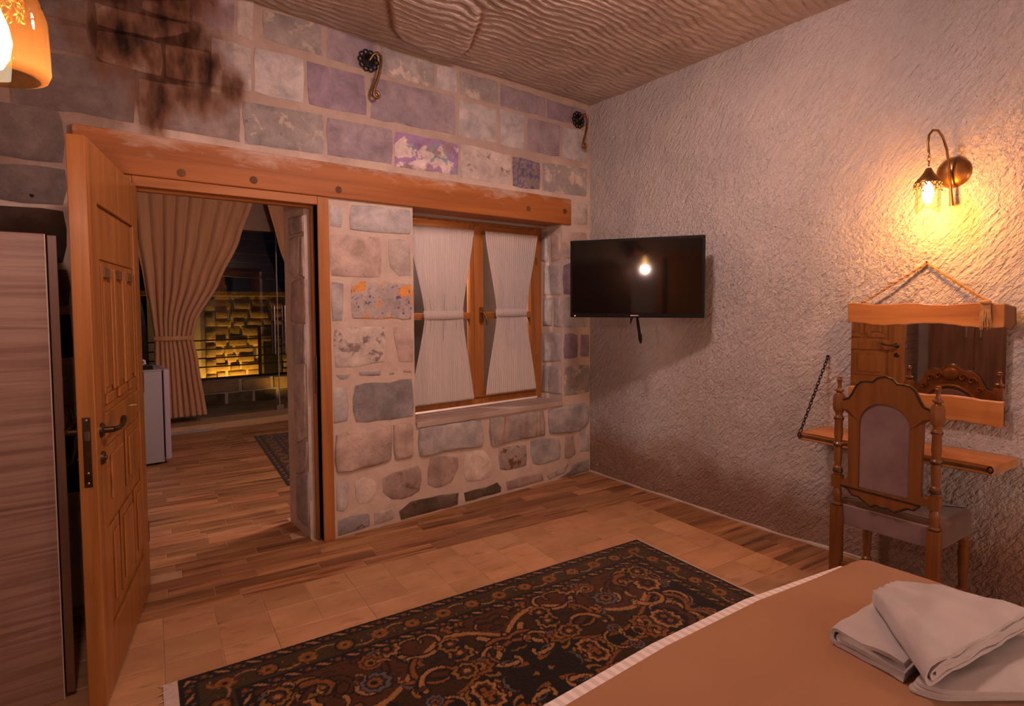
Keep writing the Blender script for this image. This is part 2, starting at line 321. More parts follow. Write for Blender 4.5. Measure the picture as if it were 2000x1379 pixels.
STONES=[
 ('crust',((-2.563,3.043),(-2.235,3.063),(-2.239,2.881),(-2.562,2.890))),
 ('pale',((-2.690,3.058),(-2.612,3.082),(-2.618,2.858),(-2.695,2.869))),
 ('mauve',((-2.906,2.989),(-2.705,3.053),(-2.712,2.880),(-2.875,2.875),(-2.909,2.886))),
 ('mauve',((-2.208,3.059),(-1.892,3.058),(-1.895,2.873),(-2.211,2.876))),
 ('crust',((-1.872,3.048),(-1.475,3.039),(-1.485,2.869),(-1.882,2.870))),
 ('grey',((-1.463,3.036),(-1.306,3.031),(-1.303,2.873),(-1.469,2.873))),
 ('crust',((-1.289,3.028),(-0.955,3.033),(-0.952,2.870),(-1.283,2.874))),
 ('mauve',((-0.932,3.024),(-0.496,3.016),(-0.496,2.872),(-0.934,2.867))),
 ('purple',((-0.480,3.012),(-0.046,3.014),(-0.046,2.886),(-0.480,2.867))),
 ('grey',((-2.611,2.833),(-2.349,2.835),(-2.349,2.584),(-2.617,2.591))),
 ('purple',((-2.335,2.833),(-1.977,2.835),(-1.968,2.592),(-2.326,2.583))),
 ('mauve',((-1.943,2.834),(-1.324,2.851),(-1.323,2.592),(-1.941,2.582))),
 ('grey',((-1.291,2.834),(-0.966,2.838),(-0.968,2.597),(-1.294,2.590))),
 ('grey',((-0.934,2.845),(-0.707,2.842),(-0.709,2.584),(-0.936,2.588))),
 ('mauve',((-0.672,2.838),(-0.334,2.844),(-0.351,2.589),(-0.684,2.584))),
 ('grey',((-0.317,2.835),(-0.040,2.841),(-0.040,2.583),(-0.323,2.593))),
 ('soot',((-3.155,2.539),(-2.693,2.552),(-2.694,2.310),(-3.153,2.318))),
 ('crust',((-2.678,2.534),(-2.237,2.539),(-2.236,2.311),(-2.674,2.303))),
 ('mauve',((-2.219,2.537),(-1.797,2.537),(-1.800,2.321),(-2.223,2.310))),
 ('painted',((-1.782,2.533),(-1.299,2.534),(-1.302,2.320),(-1.786,2.307))),
 ('pale',((-1.282,2.540),(-0.841,2.525),(-0.843,2.311),(-1.281,2.306))),
 ('blue',((-0.822,2.524),(-0.556,2.515),(-0.557,2.304),(-0.824,2.302))),
 ('crust',((-0.529,2.519),(-0.040,2.541),(-0.040,2.310),(-0.530,2.303))),
 ('pale',((-0.199,2.256),(-0.034,2.261),(-0.033,2.079),(-0.199,2.074))),
 ('soot',((-3.316,2.722),(-3.046,2.735),(-3.047,2.570),(-3.291,2.583),(-3.322,2.603))),
 ('soot',((-3.037,2.738),(-2.836,2.746),(-2.840,2.580),(-3.038,2.570))),
 ('grey',((-2.824,2.828),(-2.629,2.822),(-2.635,2.586),(-2.830,2.585))),
 ('soot',((-3.312,2.848),(-3.141,2.848),(-2.926,2.855),(-2.918,2.822),(-3.080,2.751),(-3.313,2.747))),
 ('soot',((-3.129,2.918),(-2.918,2.985),(-2.917,2.873),(-3.077,2.870),(-3.130,2.874))),
 ('brownstone',((-3.629,2.758),(-3.337,2.851),(-3.344,2.742),(-3.519,2.731),(-3.596,2.729))),
 ('brownstone',((-3.614,2.702),(-3.345,2.723),(-3.334,2.600),(-3.488,2.587),(-3.618,2.587))),
 ('brownstone',((-3.619,2.561),(-3.330,2.582),(-3.166,2.581),(-3.170,2.320),(-3.396,2.319),(-3.628,2.321))),
 ('brownstone',((-3.774,2.311),(-3.452,2.317),(-3.439,2.281),(-3.445,2.077),(-3.670,2.076),(-3.783,2.075))),
 ('brownstone',((-3.784,2.049),(-3.671,2.058),(-3.442,2.057),(-3.448,1.890),(-3.677,1.889),(-3.790,1.886))),
 ('dark',((-3.791,1.860),(-3.449,1.872),(-3.457,1.622),(-3.800,1.630))),
 ('brownstone',((-3.801,1.600),(-3.443,1.599),(-3.445,1.423),(-3.807,1.425))),
 ('dark',((-3.808,1.399),(-3.446,1.394),(-3.441,1.183),(-3.816,1.198))),
 ('grey',((-3.816,1.172),(-3.442,1.159),(-3.440,0.893),(-3.826,0.908))),
 ('dark',((-3.827,0.877),(-3.441,0.859),(-3.436,0.550),(-3.839,0.568))),
 ('grey',((-2.214,2.029),(-2.132,2.025),(-2.142,1.883),(-2.217,1.886))),
 ('grey',((-2.090,2.042),(-1.670,2.042),(-1.668,1.880),(-2.097,1.880))),
 ('pink',((-2.214,1.856),(-1.882,1.852),(-1.887,1.600),(-2.217,1.598))),
 ('pale',((-1.840,1.851),(-1.684,1.852),(-1.673,1.612),(-1.762,1.600),(-1.833,1.663))),
 ('grey',((-2.214,1.576),(-2.129,1.569),(-2.150,1.320),(-2.216,1.322))),
 ('speck',((-2.090,1.573),(-1.670,1.568),(-1.669,1.326),(-1.803,1.329),(-2.091,1.344))),
 ('white',((-2.211,1.282),(-2.138,1.295),(-1.868,1.287),(-1.865,1.057),(-1.966,1.045),(-2.206,1.046))),
 ('pink',((-1.814,1.289),(-1.670,1.278),(-1.670,1.034),(-1.778,1.042))),
 ('grey',((-2.207,1.012),(-2.095,1.003),(-2.118,0.967),(-2.183,0.967))),
 ('grey',((-2.061,1.013),(-1.890,1.013),(-1.891,0.980),(-2.055,0.987))),
 ('grey',((-1.855,0.997),(-1.794,0.999),(-1.801,0.973),(-1.852,0.974))),
 ('pink',((-1.753,1.010),(-1.674,1.011),(-1.675,0.977),(-1.750,0.979))),
 ('grey',((-2.212,0.938),(-2.132,0.924),(-2.120,0.898),(-2.127,0.702),(-2.217,0.695))),
 ('darkgrey',((-2.089,0.933),(-1.845,0.934),(-1.675,0.939),(-1.672,0.682),(-2.087,0.690))),
 ('pink',((-2.215,0.648),(-1.836,0.653),(-1.836,0.421),(-1.883,0.403),(-2.210,0.402))),
 ('pink',((-1.825,0.655),(-1.680,0.649),(-1.684,0.412),(-1.822,0.412))),
 ('grey',((-1.646,0.603),(-1.115,0.596),(-1.103,0.399),(-1.303,0.398),(-1.470,0.407),(-1.645,0.405))),
 ('rust',((-1.060,0.593),(-0.521,0.592),(-0.505,0.394),(-0.792,0.381),(-1.048,0.386))),
 ('grey',((-0.488,0.589),(-0.062,0.603),(-0.019,0.567),(-0.013,0.418),(-0.135,0.361),(-0.478,0.390))),
 ('grey',((-2.205,0.353),(-2.131,0.345),(-2.121,0.324),(-2.130,0.184),(-2.161,0.143),(-2.209,0.164))),
 ('white2',((-2.098,0.332),(-2.027,0.357),(-1.955,0.327),(-1.935,0.290),(-1.936,0.207),(-1.993,0.166),(-2.071,0.171),(-2.093,0.234))),
 ('pinkdk',((-1.913,0.315),(-1.745,0.351),(-1.638,0.355),(-1.615,0.323),(-1.622,0.174),(-1.763,0.132),(-1.851,0.148),(-1.915,0.216))),
 ('pinkdk',((-1.563,0.388),(-1.367,0.372),(-1.321,0.353),(-1.317,0.279),(-1.374,0.173),(-1.518,0.160),(-1.586,0.198))),
 ('white2',((-1.264,0.376),(-1.099,0.372),(-1.030,0.280),(-1.045,0.153),(-1.253,0.153),(-1.288,0.193))),
 ('brownpatch',((-0.978,0.363),(-0.696,0.342),(-0.692,0.181),(-0.893,0.162),(-0.965,0.191))),
 ('grey',((-0.665,0.373),(-0.350,0.350),(-0.334,0.166),(-0.587,0.153),(-0.650,0.177))),
 ('pink',((-0.287,0.353),(-0.200,0.353),(-0.165,0.171),(-0.224,0.143),(-0.305,0.153))),
 ('grey',((-0.129,0.382),(-0.013,0.379),(-0.006,0.167),(-0.123,0.173))),
 ('darkgrey',((-2.210,0.116),(-2.000,0.112),(-1.987,0.092),(-1.988,0.020),(-2.209,0.011))),
 ('pale',((-1.976,0.106),(-1.819,0.103),(-1.817,0.025),(-1.974,0.023))),
 ('darkmoss',((-1.798,0.068),(-1.718,0.122),(-1.319,0.100),(-1.320,0.011),(-1.788,0.011))),
 ('darkmoss',((-1.294,0.083),(-1.083,0.099),(-0.970,0.103),(-0.932,0.053),(-0.942,0.020),(-1.281,0.021))),
 ('pinkdk',((-0.917,0.093),(-0.534,0.098),(-0.518,0.025),(-0.908,0.024))),
 ('pale',((-0.507,0.060),(-0.334,0.099),(-0.241,0.116),(-0.288,0.039),(-0.479,0.022))),
 ('darkgrey',((-0.253,0.037),(-0.212,0.094),(-0.129,0.113),(-0.006,0.109),(-0.006,0.008),(-0.368,0.008))),
 ('pink',((-0.313,2.003),(-0.039,2.020),(-0.039,1.825),(-0.314,1.779))),
 ('purple',((-0.314,1.746),(-0.033,1.791),(-0.033,1.514),(-0.314,1.499))),  # purple here paints in the television's shadow
 ('grey',((-0.314,1.483),(-0.033,1.493),(-0.032,1.227),(-0.315,1.235))),
 ('purple',((-0.303,1.193),(-0.147,1.179),(-0.147,0.975),(-0.304,0.977))),  # this and the next: television shadow in the purple tone
 ('purple',((-0.117,1.178),(-0.014,1.174),(-0.014,0.967),(-0.117,0.973))),
 ('crust',((-0.304,0.923),(-0.007,0.914),(-0.007,0.675),(-0.304,0.676))),
]
JAMB_STONES=[
 ('grey',((0.346,1.973),(0.103,1.963),(0.109,1.867),(0.334,1.863))),
 ('grey',((0.076,1.960),(-0.085,1.952),(-0.079,1.857),(0.083,1.864))),
 ('grey',((0.336,1.844),(0.174,1.845),(0.190,1.614),(0.315,1.597),(0.352,1.621))),
 ('pink',((0.137,1.845),(-0.077,1.834),(-0.062,1.592),(0.154,1.600))),
 ('pink',((0.316,1.571),(-0.070,1.583),(-0.063,1.326),(0.335,1.321))),
 ('grey',((0.317,1.299),(0.146,1.315),(0.171,1.074),(0.305,1.054))),
 ('grey',((0.119,1.313),(0.022,1.315),(0.055,1.073),(0.135,1.076))),
 ('grey',((-0.003,1.316),(-0.079,1.321),(-0.073,1.083),(0.020,1.076))),
 ('grey',((0.306,1.037),(0.117,1.068),(0.138,0.624),(0.291,0.565))),
 ('pink',((0.086,1.000),(-0.086,1.031),(-0.067,0.726),(0.095,0.722))),
 ('grey',((0.322,0.543),(0.112,0.597),(0.133,0.422),(0.306,0.352))),
 ('grey',((0.081,0.665),(-0.108,0.712),(-0.092,0.456),(0.079,0.425))),
 ('darkgrey',((0.307,0.335),(0.097,0.414),(0.120,0.066),(0.306,0.067))),
 ('grey',((0.054,0.408),(-0.092,0.441),(-0.078,0.213),(0.068,0.189))),
 ('pink',((0.069,0.166),(-0.094,0.202),(-0.095,0.081),(0.075,0.070))),
]
REVEAL_STONES=[
 ('grey',((0.246,2.031),(0.151,2.017),(0.171,1.768),(0.248,1.772))),
 ('pink',((0.126,2.015),(0.015,2.000),(0.022,1.776),(0.126,1.769))),
 ('grey',((0.222,1.741),(0.022,1.755),(0.016,1.500),(0.223,1.498))),
 ('grey',((0.229,1.477),(0.121,1.484),(0.122,1.244),(0.231,1.241))),
 ('grey',((0.096,1.484),(0.016,1.487),(0.017,1.235),(0.091,1.237))),
 ('grey',((0.250,1.194),(0.011,1.193),(0.011,0.961),(0.238,0.935))),
 ('grey',((0.238,0.914),(0.012,0.927),(0.012,0.693),(0.259,0.681))),
]
HOLES=[(-3.633,1.927),(-3.570,1.923),(-3.514,2.757)]
# ------------------------------------------------------------------ THE SETTING
CEIL = 3.06
# --- back wall: mortar core with door and window openings, stones as children
DX0, DX1, DZ = -3.20, -2.29, 2.064      # doorway
WX0, WX1, WZ0, WZ1 = -1.66, -0.321, 0.62, 2.064   # window recess
mb = MB(); T = .47
JX = -2.335
mb.box(-4.6, DX0, 0, T, -.05, CEIL+.1)
mb.box(DX0, DX1, 0, T, DZ+.05, CEIL+.1)
mb.box(DX1, WX0, 0, .095, -.05, CEIL+.1); mb.box(JX, WX0, .095, T, -.05, DZ-.001); mb.box(DX1, WX0, .095, T, DZ-.001, CEIL+.1)
mb.box(WX0, WX1, 0, T, -.05, WZ0); mb.box(WX0, WX1, 0, T, WZ1+.05, CEIL+.1)
mb.box(WX1, .35, 0, T, -.05, CEIL+.1)
wall_back = tag(mb.build('wall_back', MORTAR), 'old stone block wall with wide pale mortar joints', kind='structure')

def stone(poly, depth, cls, mp, seed, rnd=.010, parent=None, step=.085, name='stone'):
    """one block: outline roughened, edges rounded over, face slightly uneven"""
    rg = random.Random(seed); P = []
    n = len(poly); cx = sum(q[0] for q in poly)/n; cy = sum(q[1] for q in poly)/n
    for i in range(n):
        a, b = poly[i], poly[(i+1)%n]; L = math.hypot(b[0]-a[0], b[1]-a[1]); k = max(1, round(L/step))
        for j in range(k):
            t = j/k; e = 1 if j else 0
            jx = rg.uniform(-1, 1)*.0045; jy = rg.uniform(-1, 1)*.0045
            x = a[0]+(b[0]-a[0])*t+jx; y = a[1]+(b[1]-a[1])*t+jy
            if not e:
                d = math.hypot(x-cx, y-cy); x -= (x-cx)/d*rnd; y -= (y-cy)/d*rnd
            P.append((x, y))
    N = len(P); vs = []
    def inset(q, d):
        L = math.hypot(q[0]-cx, q[1]-cy); s = max(0, 1-d/L); return (cx+(q[0]-cx)*s, cy+(q[1]-cy)*s)
    rings = [(0, -.012), (0, depth*.35), (.008, depth*.85), (.03, depth*1.0)]
    for d, h in rings:
        for q in P:
            a = inset(q, d); vs.append(mp(a[0], a[1], h + (rg.uniform(-.0015, .0015) if h > 0 else 0)))
    vs.append(mp(cx, cy, depth + rg.uniform(-.002, .003)))
    fs = []
    for r_ in range(3):
        for i in range(N): fs.append((r_*N+i, r_*N+(i+1)%N, (r_+1)*N+(i+1)%N, (r_+1)*N+i))
    fs += [(3*N+i, 3*N+(i+1)%N, 4*N) for i in range(N)]
    o = MB().add(vs, fs).build(name, MS[cls] if isinstance(cls, str) else cls, parent)
    return auto(o, 50)
for i, (c, poly) in enumerate(STONES):
    zc = sum(q[1] for q in poly)/len(poly); xc = sum(q[0] for q in poly)/len(poly)
    dep = .004 if zc > 2.27 else .0065
    if zc < .62: dep = .008
    if .30 < zc < .62 and xc > -2.25: dep = .022           # the course that overhangs the lower ones
    stone(poly, dep, c, lambda u, v, d: (u, -d, v), 100+i, rnd=(.004 if zc > 2.2 else .012), parent=wall_back)
for i, (c, poly) in enumerate(JAMB_STONES):
    poly = [(max(.10, min(.47, a)), b) for a, b in poly]
    if max(a for a, b in poly)-min(a for a, b in poly) < .03: continue
    cy_ = sum(a for a, b in poly)/len(poly); cz_ = sum(b for a, b in poly)/len(poly); poly = [(cy_+(a-cy_)*1.14, cz_+(b-cz_)*1.06) for a, b in poly]
    stone(poly, .012, {'grey': 'pale', 'pink': 'pink', 'darkgrey': 'grey'}[c], lambda u, v, d: (JX-d, u, v), 300+i, parent=wall_back)  # paler classes put the light on the jamb into its colour
for i, (c, poly) in enumerate(REVEAL_STONES):
    stone([(min(.255, max(.012, a)), b) for a, b in poly], .010, c, lambda u, v, d: (WX1-d, u, v), 340+i, rnd=.006, parent=wall_back)

for x_, z_ in HOLES:
    MB().lathe([(.011, 0), (.009, .002), (.001, .0025)], 10, M=Matrix.Translation((x_, -.0045, z_)) @ Matrix.Rotation(R(90), 4, 'X')).build('drill_hole', DARKVOID, wall_back)
# --- lintel beam over door and window
beam = tag(MB().box(-3.42, -.236, -.022, .465, 2.064, 2.268).build('trim_1', BEAM, bevel=.006), 'long honey oak lintel beam across door and window', kind='structure')
for x, z in [(-2.983, 2.10), (-2.639, 2.109), (-2.164, 2.113), (-.687, 2.149), (-.309, 2.164)]:
    p_ = MB().lathe([(.021, 0), (.021, .0032), (.013, .0036), (.002, .0038)], 14, M=Matrix.Translation((x, -.020, z)) @ Matrix.Rotation(R(90), 4, 'X')).build('peg', BARK, beam)
    auto(p_)
# --- right wall: rock face hewn with a pick
def rw_off(s, z):
    o = .018*fbm(s*.9, z*.9, 3.1, 2) + .010*fbm(s*3, z*3, 8.2, 2)
    a = s*math.cos(.9)+z*math.sin(.9); b = -s*math.sin(.9)+z*math.cos(.9)
    w = .35 + .65*sstep(1.2, 2.6, s)*sstep(.6, 1.5, z)
    o += .0055*w*noise.noise(Vector((a*9, b*34, 1.7)))
    o *= sstep(-.1, .25, s)
    o -= .045*sstep(1.7, 2.15, s)*sstep(.75, .25, z)       # hollow at the foot of the wall
    bx = sstep(2.86, 2.93, s)*sstep(1.42, 1.36, z + .9*max(0, 2.98-s)**1.5)*sstep(.70, .95, z)
    o += .055*bx
    return o
def rw_fn(a, b):
    s = -.12 + a*5.4; z = -.04 + b*3.2
    return rwp(s, rw_off(s, z), z)
ma, nt, bs = new('hewn_rock'); L = nt.links
tc = nt.nodes.new('ShaderNodeTexCoord')
mp1 = nt.nodes.new('ShaderNodeMapping'); mp1.inputs['Scale'].default_value = (1, 1.0, 3.6); mp0 = nt.nodes.new('ShaderNodeMapping'); mp0.inputs['Rotation'].default_value = (R(50), 0, 0); L.new(tc.outputs['Object'], mp0.inputs[0]); L.new(mp0.outputs[0], mp1.inputs[0])
big = tex(nt, tc.outputs['Object'], 1.6, 5); c = ramp(nt, big, [(.3,(.52,.50,.505)),(.55,(.62,.595,.595)),(.8,(.69,.66,.65))])
fine = tex(nt, tc.outputs['Object'], 26, 6); fr = nt.nodes.new('ShaderNodeMapRange'); fr.inputs[1].default_value = .58; fr.inputs[2].default_value = .72; L.new(fine, fr.inputs[0])
c = mixc(nt, mathn(nt, 'MULTIPLY', fr.outputs[0], .35), c, (.55,.42,.35))
sp = nt.nodes.new('ShaderNodeSeparateXYZ'); L.new(tc.outputs['Object'], sp.inputs[0])
dn = tex(nt, tc.outputs['Object'], 1.9, 6, .6, .4)
dm = mathn(nt, 'ADD', sp.outputs[2], mathn(nt, 'MULTIPLY', mathn(nt, 'SUBTRACT', dn, .5), .75))
dr = nt.nodes.new('ShaderNodeMapRange'); dr.inputs[1].default_value = .46; dr.inputs[2].default_value = .22; L.new(dm, dr.inputs[0])
c = mixc(nt, mathn(nt, 'MULTIPLY', dr.outputs[0], .80), c, (.33,.185,.115))    # rising damp
rs = tex(nt, tc.outputs['Object'], 3.1, 6, .6, .5); rr = nt.nodes.new('ShaderNodeMapRange'); rr.inputs[1].default_value = .64; rr.inputs[2].default_value = .74; L.new(rs, rr.inputs[0])
c = mixc(nt, mathn(nt, 'MULTIPLY', rr.outputs[0], .35), c, (.55,.33,.22)); L.new(c, bs.inputs['Base Color'])
bs.inputs['Roughness'].default_value = .9; bs.inputs['Specular IOR Level'].default_value = .12
b1 = tex(nt, mp1.outputs[0], 14, 4, .6, .5); b2 = tex(nt, tc.outputs['Object'], 55, 4, .6)
hh = mathn(nt, 'ADD', b1, mathn(nt, 'MULTIPLY', b2, .55))
bp = nt.nodes.new('ShaderNodeBump'); bp.inputs['Strength'].default_value = 1.0; bp.inputs['Distance'].default_value = .040; L.new(hh, bp.inputs['Height']); L.new(bp.outputs[0], bs.inputs['Normal'])
ROCK = ma
tag(MB().grid(rw_fn, 250, 150).build('wall_right', ROCK, smooth=True, recalc=False), 'pale hewn rock wall with pick marks', kind='structure')

# --- ceiling: rippled rock with a carved boss near the back wall
ma, nt, bs = new('hewn_rock_ceiling'); L = nt.links
tc = nt.nodes.new('ShaderNodeTexCoord'); c = ramp(nt, tex(nt, tc.outputs['Object'], 2.2, 6), [(.3,(.38,.33,.31)),(.55,(.48,.42,.40)),(.8,(.55,.49,.47))])
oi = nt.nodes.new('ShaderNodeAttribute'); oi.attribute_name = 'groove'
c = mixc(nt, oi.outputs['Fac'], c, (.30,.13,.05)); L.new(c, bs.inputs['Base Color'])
bs.inputs['Roughness'].default_value = .9; bs.inputs['Specular IOR Level'].default_value = .12
mp1 = nt.nodes.new('ShaderNodeMapping'); mp1.inputs['Scale'].default_value = (1, 3.6, 1); mp1.inputs['Rotation'].default_value = (0, 0, R(-8)); L.new(tc.outputs['Object'], mp1.inputs[0])
b1 = tex(nt, mp1.outputs[0], 22, 4, .55, .6); bp = nt.nodes.new('ShaderNodeBump'); bp.inputs['Strength'].default_value = .8; bp.inputs['Distance'].default_value = .014
L.new(b1, bp.inputs['Height']); L.new(bp.outputs[0], bs.inputs['Normal'])
CEILM = ma
# boss outline on the ceiling: a lobe that narrows away from the back wall
LOBE = [(-2.30,-.90),(-2.075,-.518),(-1.90,-.22),(-1.80,-.14),(-1.62,-.105),(-1.45,-.10),(-1.37,-.17),(-1.40,-.31),(-1.557,-.648),(-1.72,-.90)]
def seg_d(px, py, a, b):
    dx, dy = b[0]-a[0], b[1]-a[1]; t = max(0, min(1, ((px-a[0])*dx+(py-a[1])*dy)/(dx*dx+dy*dy)))
    return math.hypot(px-a[0]-t*dx, py-a[1]-t*dy)
def lobe(px, py):
    d = min(seg_d(px, py, LOBE[i], LOBE[i+1]) for i in range(len(LOBE)-1)); ins = False; n = len(LOBE); j = n-1
    for i in range(n):
        if (LOBE[i][1] > py) != (LOBE[j][1] > py) and px < (LOBE[j][0]-LOBE[i][0])*(py-LOBE[i][1])/(LOBE[j][1]-LOBE[i][1])+LOBE[i][0]: ins = not ins
        j = i
    return d if ins else -d
groove = []
def cl_fn(a, b):
    x = -4.5 + a/.25*1.7 if a < .25 else -2.8 + (a-.25)/.75*3.15
    y = .05 - b/.78*2.45 if b < .78 else -2.40 - (b-.78)/.22*2.95
    z = CEIL + .014*fbm(x*.8, y*.8, 5, 2)
    if y > -2.6:
        w = y*60 + 3.2*fbm(x*1.1, y*1.6, 2.2, 2) + 2.6*noise.noise(Vector((x*5.5, y*5, 4.0))) + 5*x*sstep(-.9, 0, x)
        rd = (1-abs(math.sin(w)))*sstep(.02, -.12, x+.056*abs(y))
        z += .016*(rd**1.6)*(.55+.75*noise.noise(Vector((x*4.5, y*8, 9)))+.3) - .004*noise.noise(Vector((x*14, y*30, 2)))
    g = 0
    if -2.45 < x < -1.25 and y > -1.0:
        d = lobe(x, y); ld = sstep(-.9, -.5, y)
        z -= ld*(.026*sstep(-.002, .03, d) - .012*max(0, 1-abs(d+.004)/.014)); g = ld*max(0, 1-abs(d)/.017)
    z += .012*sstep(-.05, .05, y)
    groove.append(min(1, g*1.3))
    return (x, y, z)
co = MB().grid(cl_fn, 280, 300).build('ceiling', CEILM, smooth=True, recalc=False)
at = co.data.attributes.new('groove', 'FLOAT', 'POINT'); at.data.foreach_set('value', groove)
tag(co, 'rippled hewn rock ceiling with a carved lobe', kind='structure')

# --- the walls the photograph does not show, behind and to the left of the viewer
LX = -4.10
tag(MB().box(LX-.3, LX, -5.4, .0, -.05, CEIL+.1).build('wall_left', PLASTER_DARK), kind='structure')
tag(MB().box(-4.4, .4, -5.5, -5.2, -.05, CEIL+.1).build('wall_front', PLASTER_DARK), kind='structure')

# --- floor: grout bed with travertine pieces in the skewed tile frame
TRAV = M('travertine_beige', [(.25,(.36,.20,.098)),(.5,(.455,.262,.135)),(.78,(.54,.33,.182))], scale=3.5, stretch=(1,1.8,1), rough=.42, bump=.12, bscale=60, bdist=.001, spec=.35, vary=.13, hue=.006, patches=[((.28,.15,.075),6,.58,.72,(1,2.5,1)),((.20,.10,.05),30,.70,.74,(1,2,1))])
PLANK = M('travertine_brown', [(.22,(.14,.055,.023)),(.42,(.29,.138,.060)),(.6,(.40,.21,.10)),(.8,(.50,.30,.165))], scale=3.0, stretch=(.55,5.5,1), rough=.40, bump=.15, bscale=26, bdist=.0015, spec=.35, vary=.28, hue=.008, detail=8, dist=.5, patches=[((.075,.032,.018),4,.56,.70,(.4,7,1)),((.42,.30,.22),16,.70,.76,(.5,3,1))])
GROUT = M('tile_grout', [(.3,(.44,.29,.17)),(.7,(.54,.37,.23))], scale=12, rough=.85, bump=.2, shift=False)
floor = tag(MB().box(-4.3, .45, -5.4, .5, -.06, -.0032).build('floor', GROUT), 'travertine floor of square beige tiles with brown plank borders', kind='structure')
floor2 = tag(MB().box(-3.9, -.2, .5, 4.46, -.06, -.0032).build('floor_next_room', GROUT), 'plank floor of the next room', kind='structure')
def clip(poly, a, b, c):
    out = []
    for i in range(len(poly)):
        p_, q = poly[i], poly[(i+1) % len(poly)]; dp = a*p_[0]+b*p_[1]-c; dq = a*q[0]+b*q[1]-c
        if dp <= 0: out.append(p_)
        if (dp < 0) != (dq < 0) and abs(dp-dq) > 1e-9:
            t = dp/(dp-dq); out.append((p_[0]+(q[0]-p_[0])*t, p_[1]+(q[1]-p_[1])*t))
    return out
def area(P): return abs(sum(P[i][0]*P[(i+1)%len(P)][1]-P[(i+1)%len(P)][0]*P[i][1] for i in range(len(P))))/2
def piece(u0, u1, v0, v1, mat, name, parent, clips):
    g = .0016
    P = [t2w(u0+g, v0+g), t2w(u1-g, v0+g), t2w(u1-g, v1-g), t2w(u0+g, v1-g)]
    for cl in clips:
        P = clip(P, *cl)
        if len(P) < 3: return
    if area(P) < .0012: return
    cx = sum(q[0] for q in P)/len(P); cy = sum(q[1] for q in P)/len(P); n = len(P)
    # vertices in the piece's own frame (tile-aligned) so grain runs along it
    ca, sa = math.cos(TA), math.sin(TA)
    loc = [(ca*(q[0]-cx)-sa*(q[1]-cy), sa*(q[0]-cx)+ca*(q[1]-cy)) for q in P]
    dz = random.uniform(-.0007, .0005); vs = []
    for s, z in ((1, -.012), (1, -.0018+dz), (None, dz)):
        for x, y in loc:
            if s is None:
                L_ = max(1e-4, math.hypot(x, y)); k = max(.2, 1-.003/L_); vs.append((x*k, y*k, z))
            else: vs.append((x, y, z))
    fs = [(r_*n+i, r_*n+(i+1)%n, (r_+1)*n+(i+1)%n, (r_+1)*n+i) for r_ in range(2) for i in range(n)] + [tuple(2*n+i for i in range(n))]
    o = MB().add(vs, fs).build(name, mat, parent, recalc=True); o.location = (cx, cy, 0); o.rotation_euler = (0, 0, -TA)
    return o
cb = (0, 1, .0)                       # stay in front of the back wall
crw = (math.cos(RW), -math.sin(RW), .012)   # and off the right wall
U0, SU = -3.11, .206; UR = U0+14*SU; VB = -.742; SV = .210
rnd = random.Random(21)
# beige tiles: a running mix of single and double pieces
for r_ in range(0, 9):
    v1 = VB - r_*SV; v0 = v1 - SV
    k = -3
    while k < 14:
        w = 1 if (r_ < 2 or rnd.random() < .7) else 2
        w = min(w, 14-k)
        u0 = U0+k*SU
        x, y = t2w(u0+w*SU/2, (v0+v1)/2)
        under = (-3.0 < x < -.95 and y < -1.55) or (-3.2 < x < -.95 and -2.1 < y < -1.35)
        if not under: piece(u0, u0+w*SU, v0, v1, TRAV, 'tile', floor, [crw, (-1, 0, 4.08)])
        k += w
# brown planks between the tiles and the back wall, and through the doorway
row = 0
v = VB
while v < 4.75:
    u = -4.2 + rnd.uniform(0, .5)
    while u < .4:
        w = rnd.choice((.31, .41, .51, .62))
        cxw, cyw = t2w(u+w/2, v+.051)
        if cyw < .10:
            if cxw > -3.75: piece(u, u+w, v, v+.102, PLANK, 'plank', floor, [cb if not (-3.16 < cxw < -2.36) else (0, 1, .5), crw])
        elif cyw < 4.0 and -3.35 < cxw < -.9 and (cyw > .45 or -3.3 < cxw < -2.2):
            if cyw < .5: piece(u, u+w, v, v+.102, PLANK, 'plank', floor, [(1, 0, JX), (-1, 0, 3.19)])
            else: piece(u, u+w, v, v+.102, PLANK, 'plank', floor2, [])
        u += w
    v += .102; row += 1
# brown border planks along the right wall
v = VB
k = 0
while v > -3.3:
    h = rnd.choice((.102, .102, .13))
    cut = UR + (rnd.choice((0, .15, .21)) if k > 7 else 0)
    piece(UR, cut, v-h, v, PLANK, 'plank', floor, [crw]) if cut > UR+.05 else None
    piece(cut, .3, v-h, v, PLANK, 'plank', floor, [crw]); v -= h; k += 1

# --- doorway and its oak frame, leaf swung into the room
door = empty('door_1', (0, 0, 0)); tag(door, 'panelled oak door standing open into the room', kind='structure')
fr = MB()
fr.box(-2.290, -2.222, -.012, .09, 0, 2.064); fr.box(-2.305, -2.290, .05, .09, 0, 2.005)
o = fr.build('door_post', OAK_V, door, bevel=.004)
MB().box(-3.262, -3.195, -.012, .09, 0, 2.064).build('door_post', OAK_V, door, bevel=.004)
MB().box(-3.195, -2.290, -.012, .09, 2.014, 2.064).box(-3.195, -2.290, .05, .09, 2.0, 2.014).build('door_head', OAK_H, door, bevel=.003)
MB().box(-2.3075, -2.304, .012, .04, .90, 1.12).build('strike_plate', BRONZE, door)
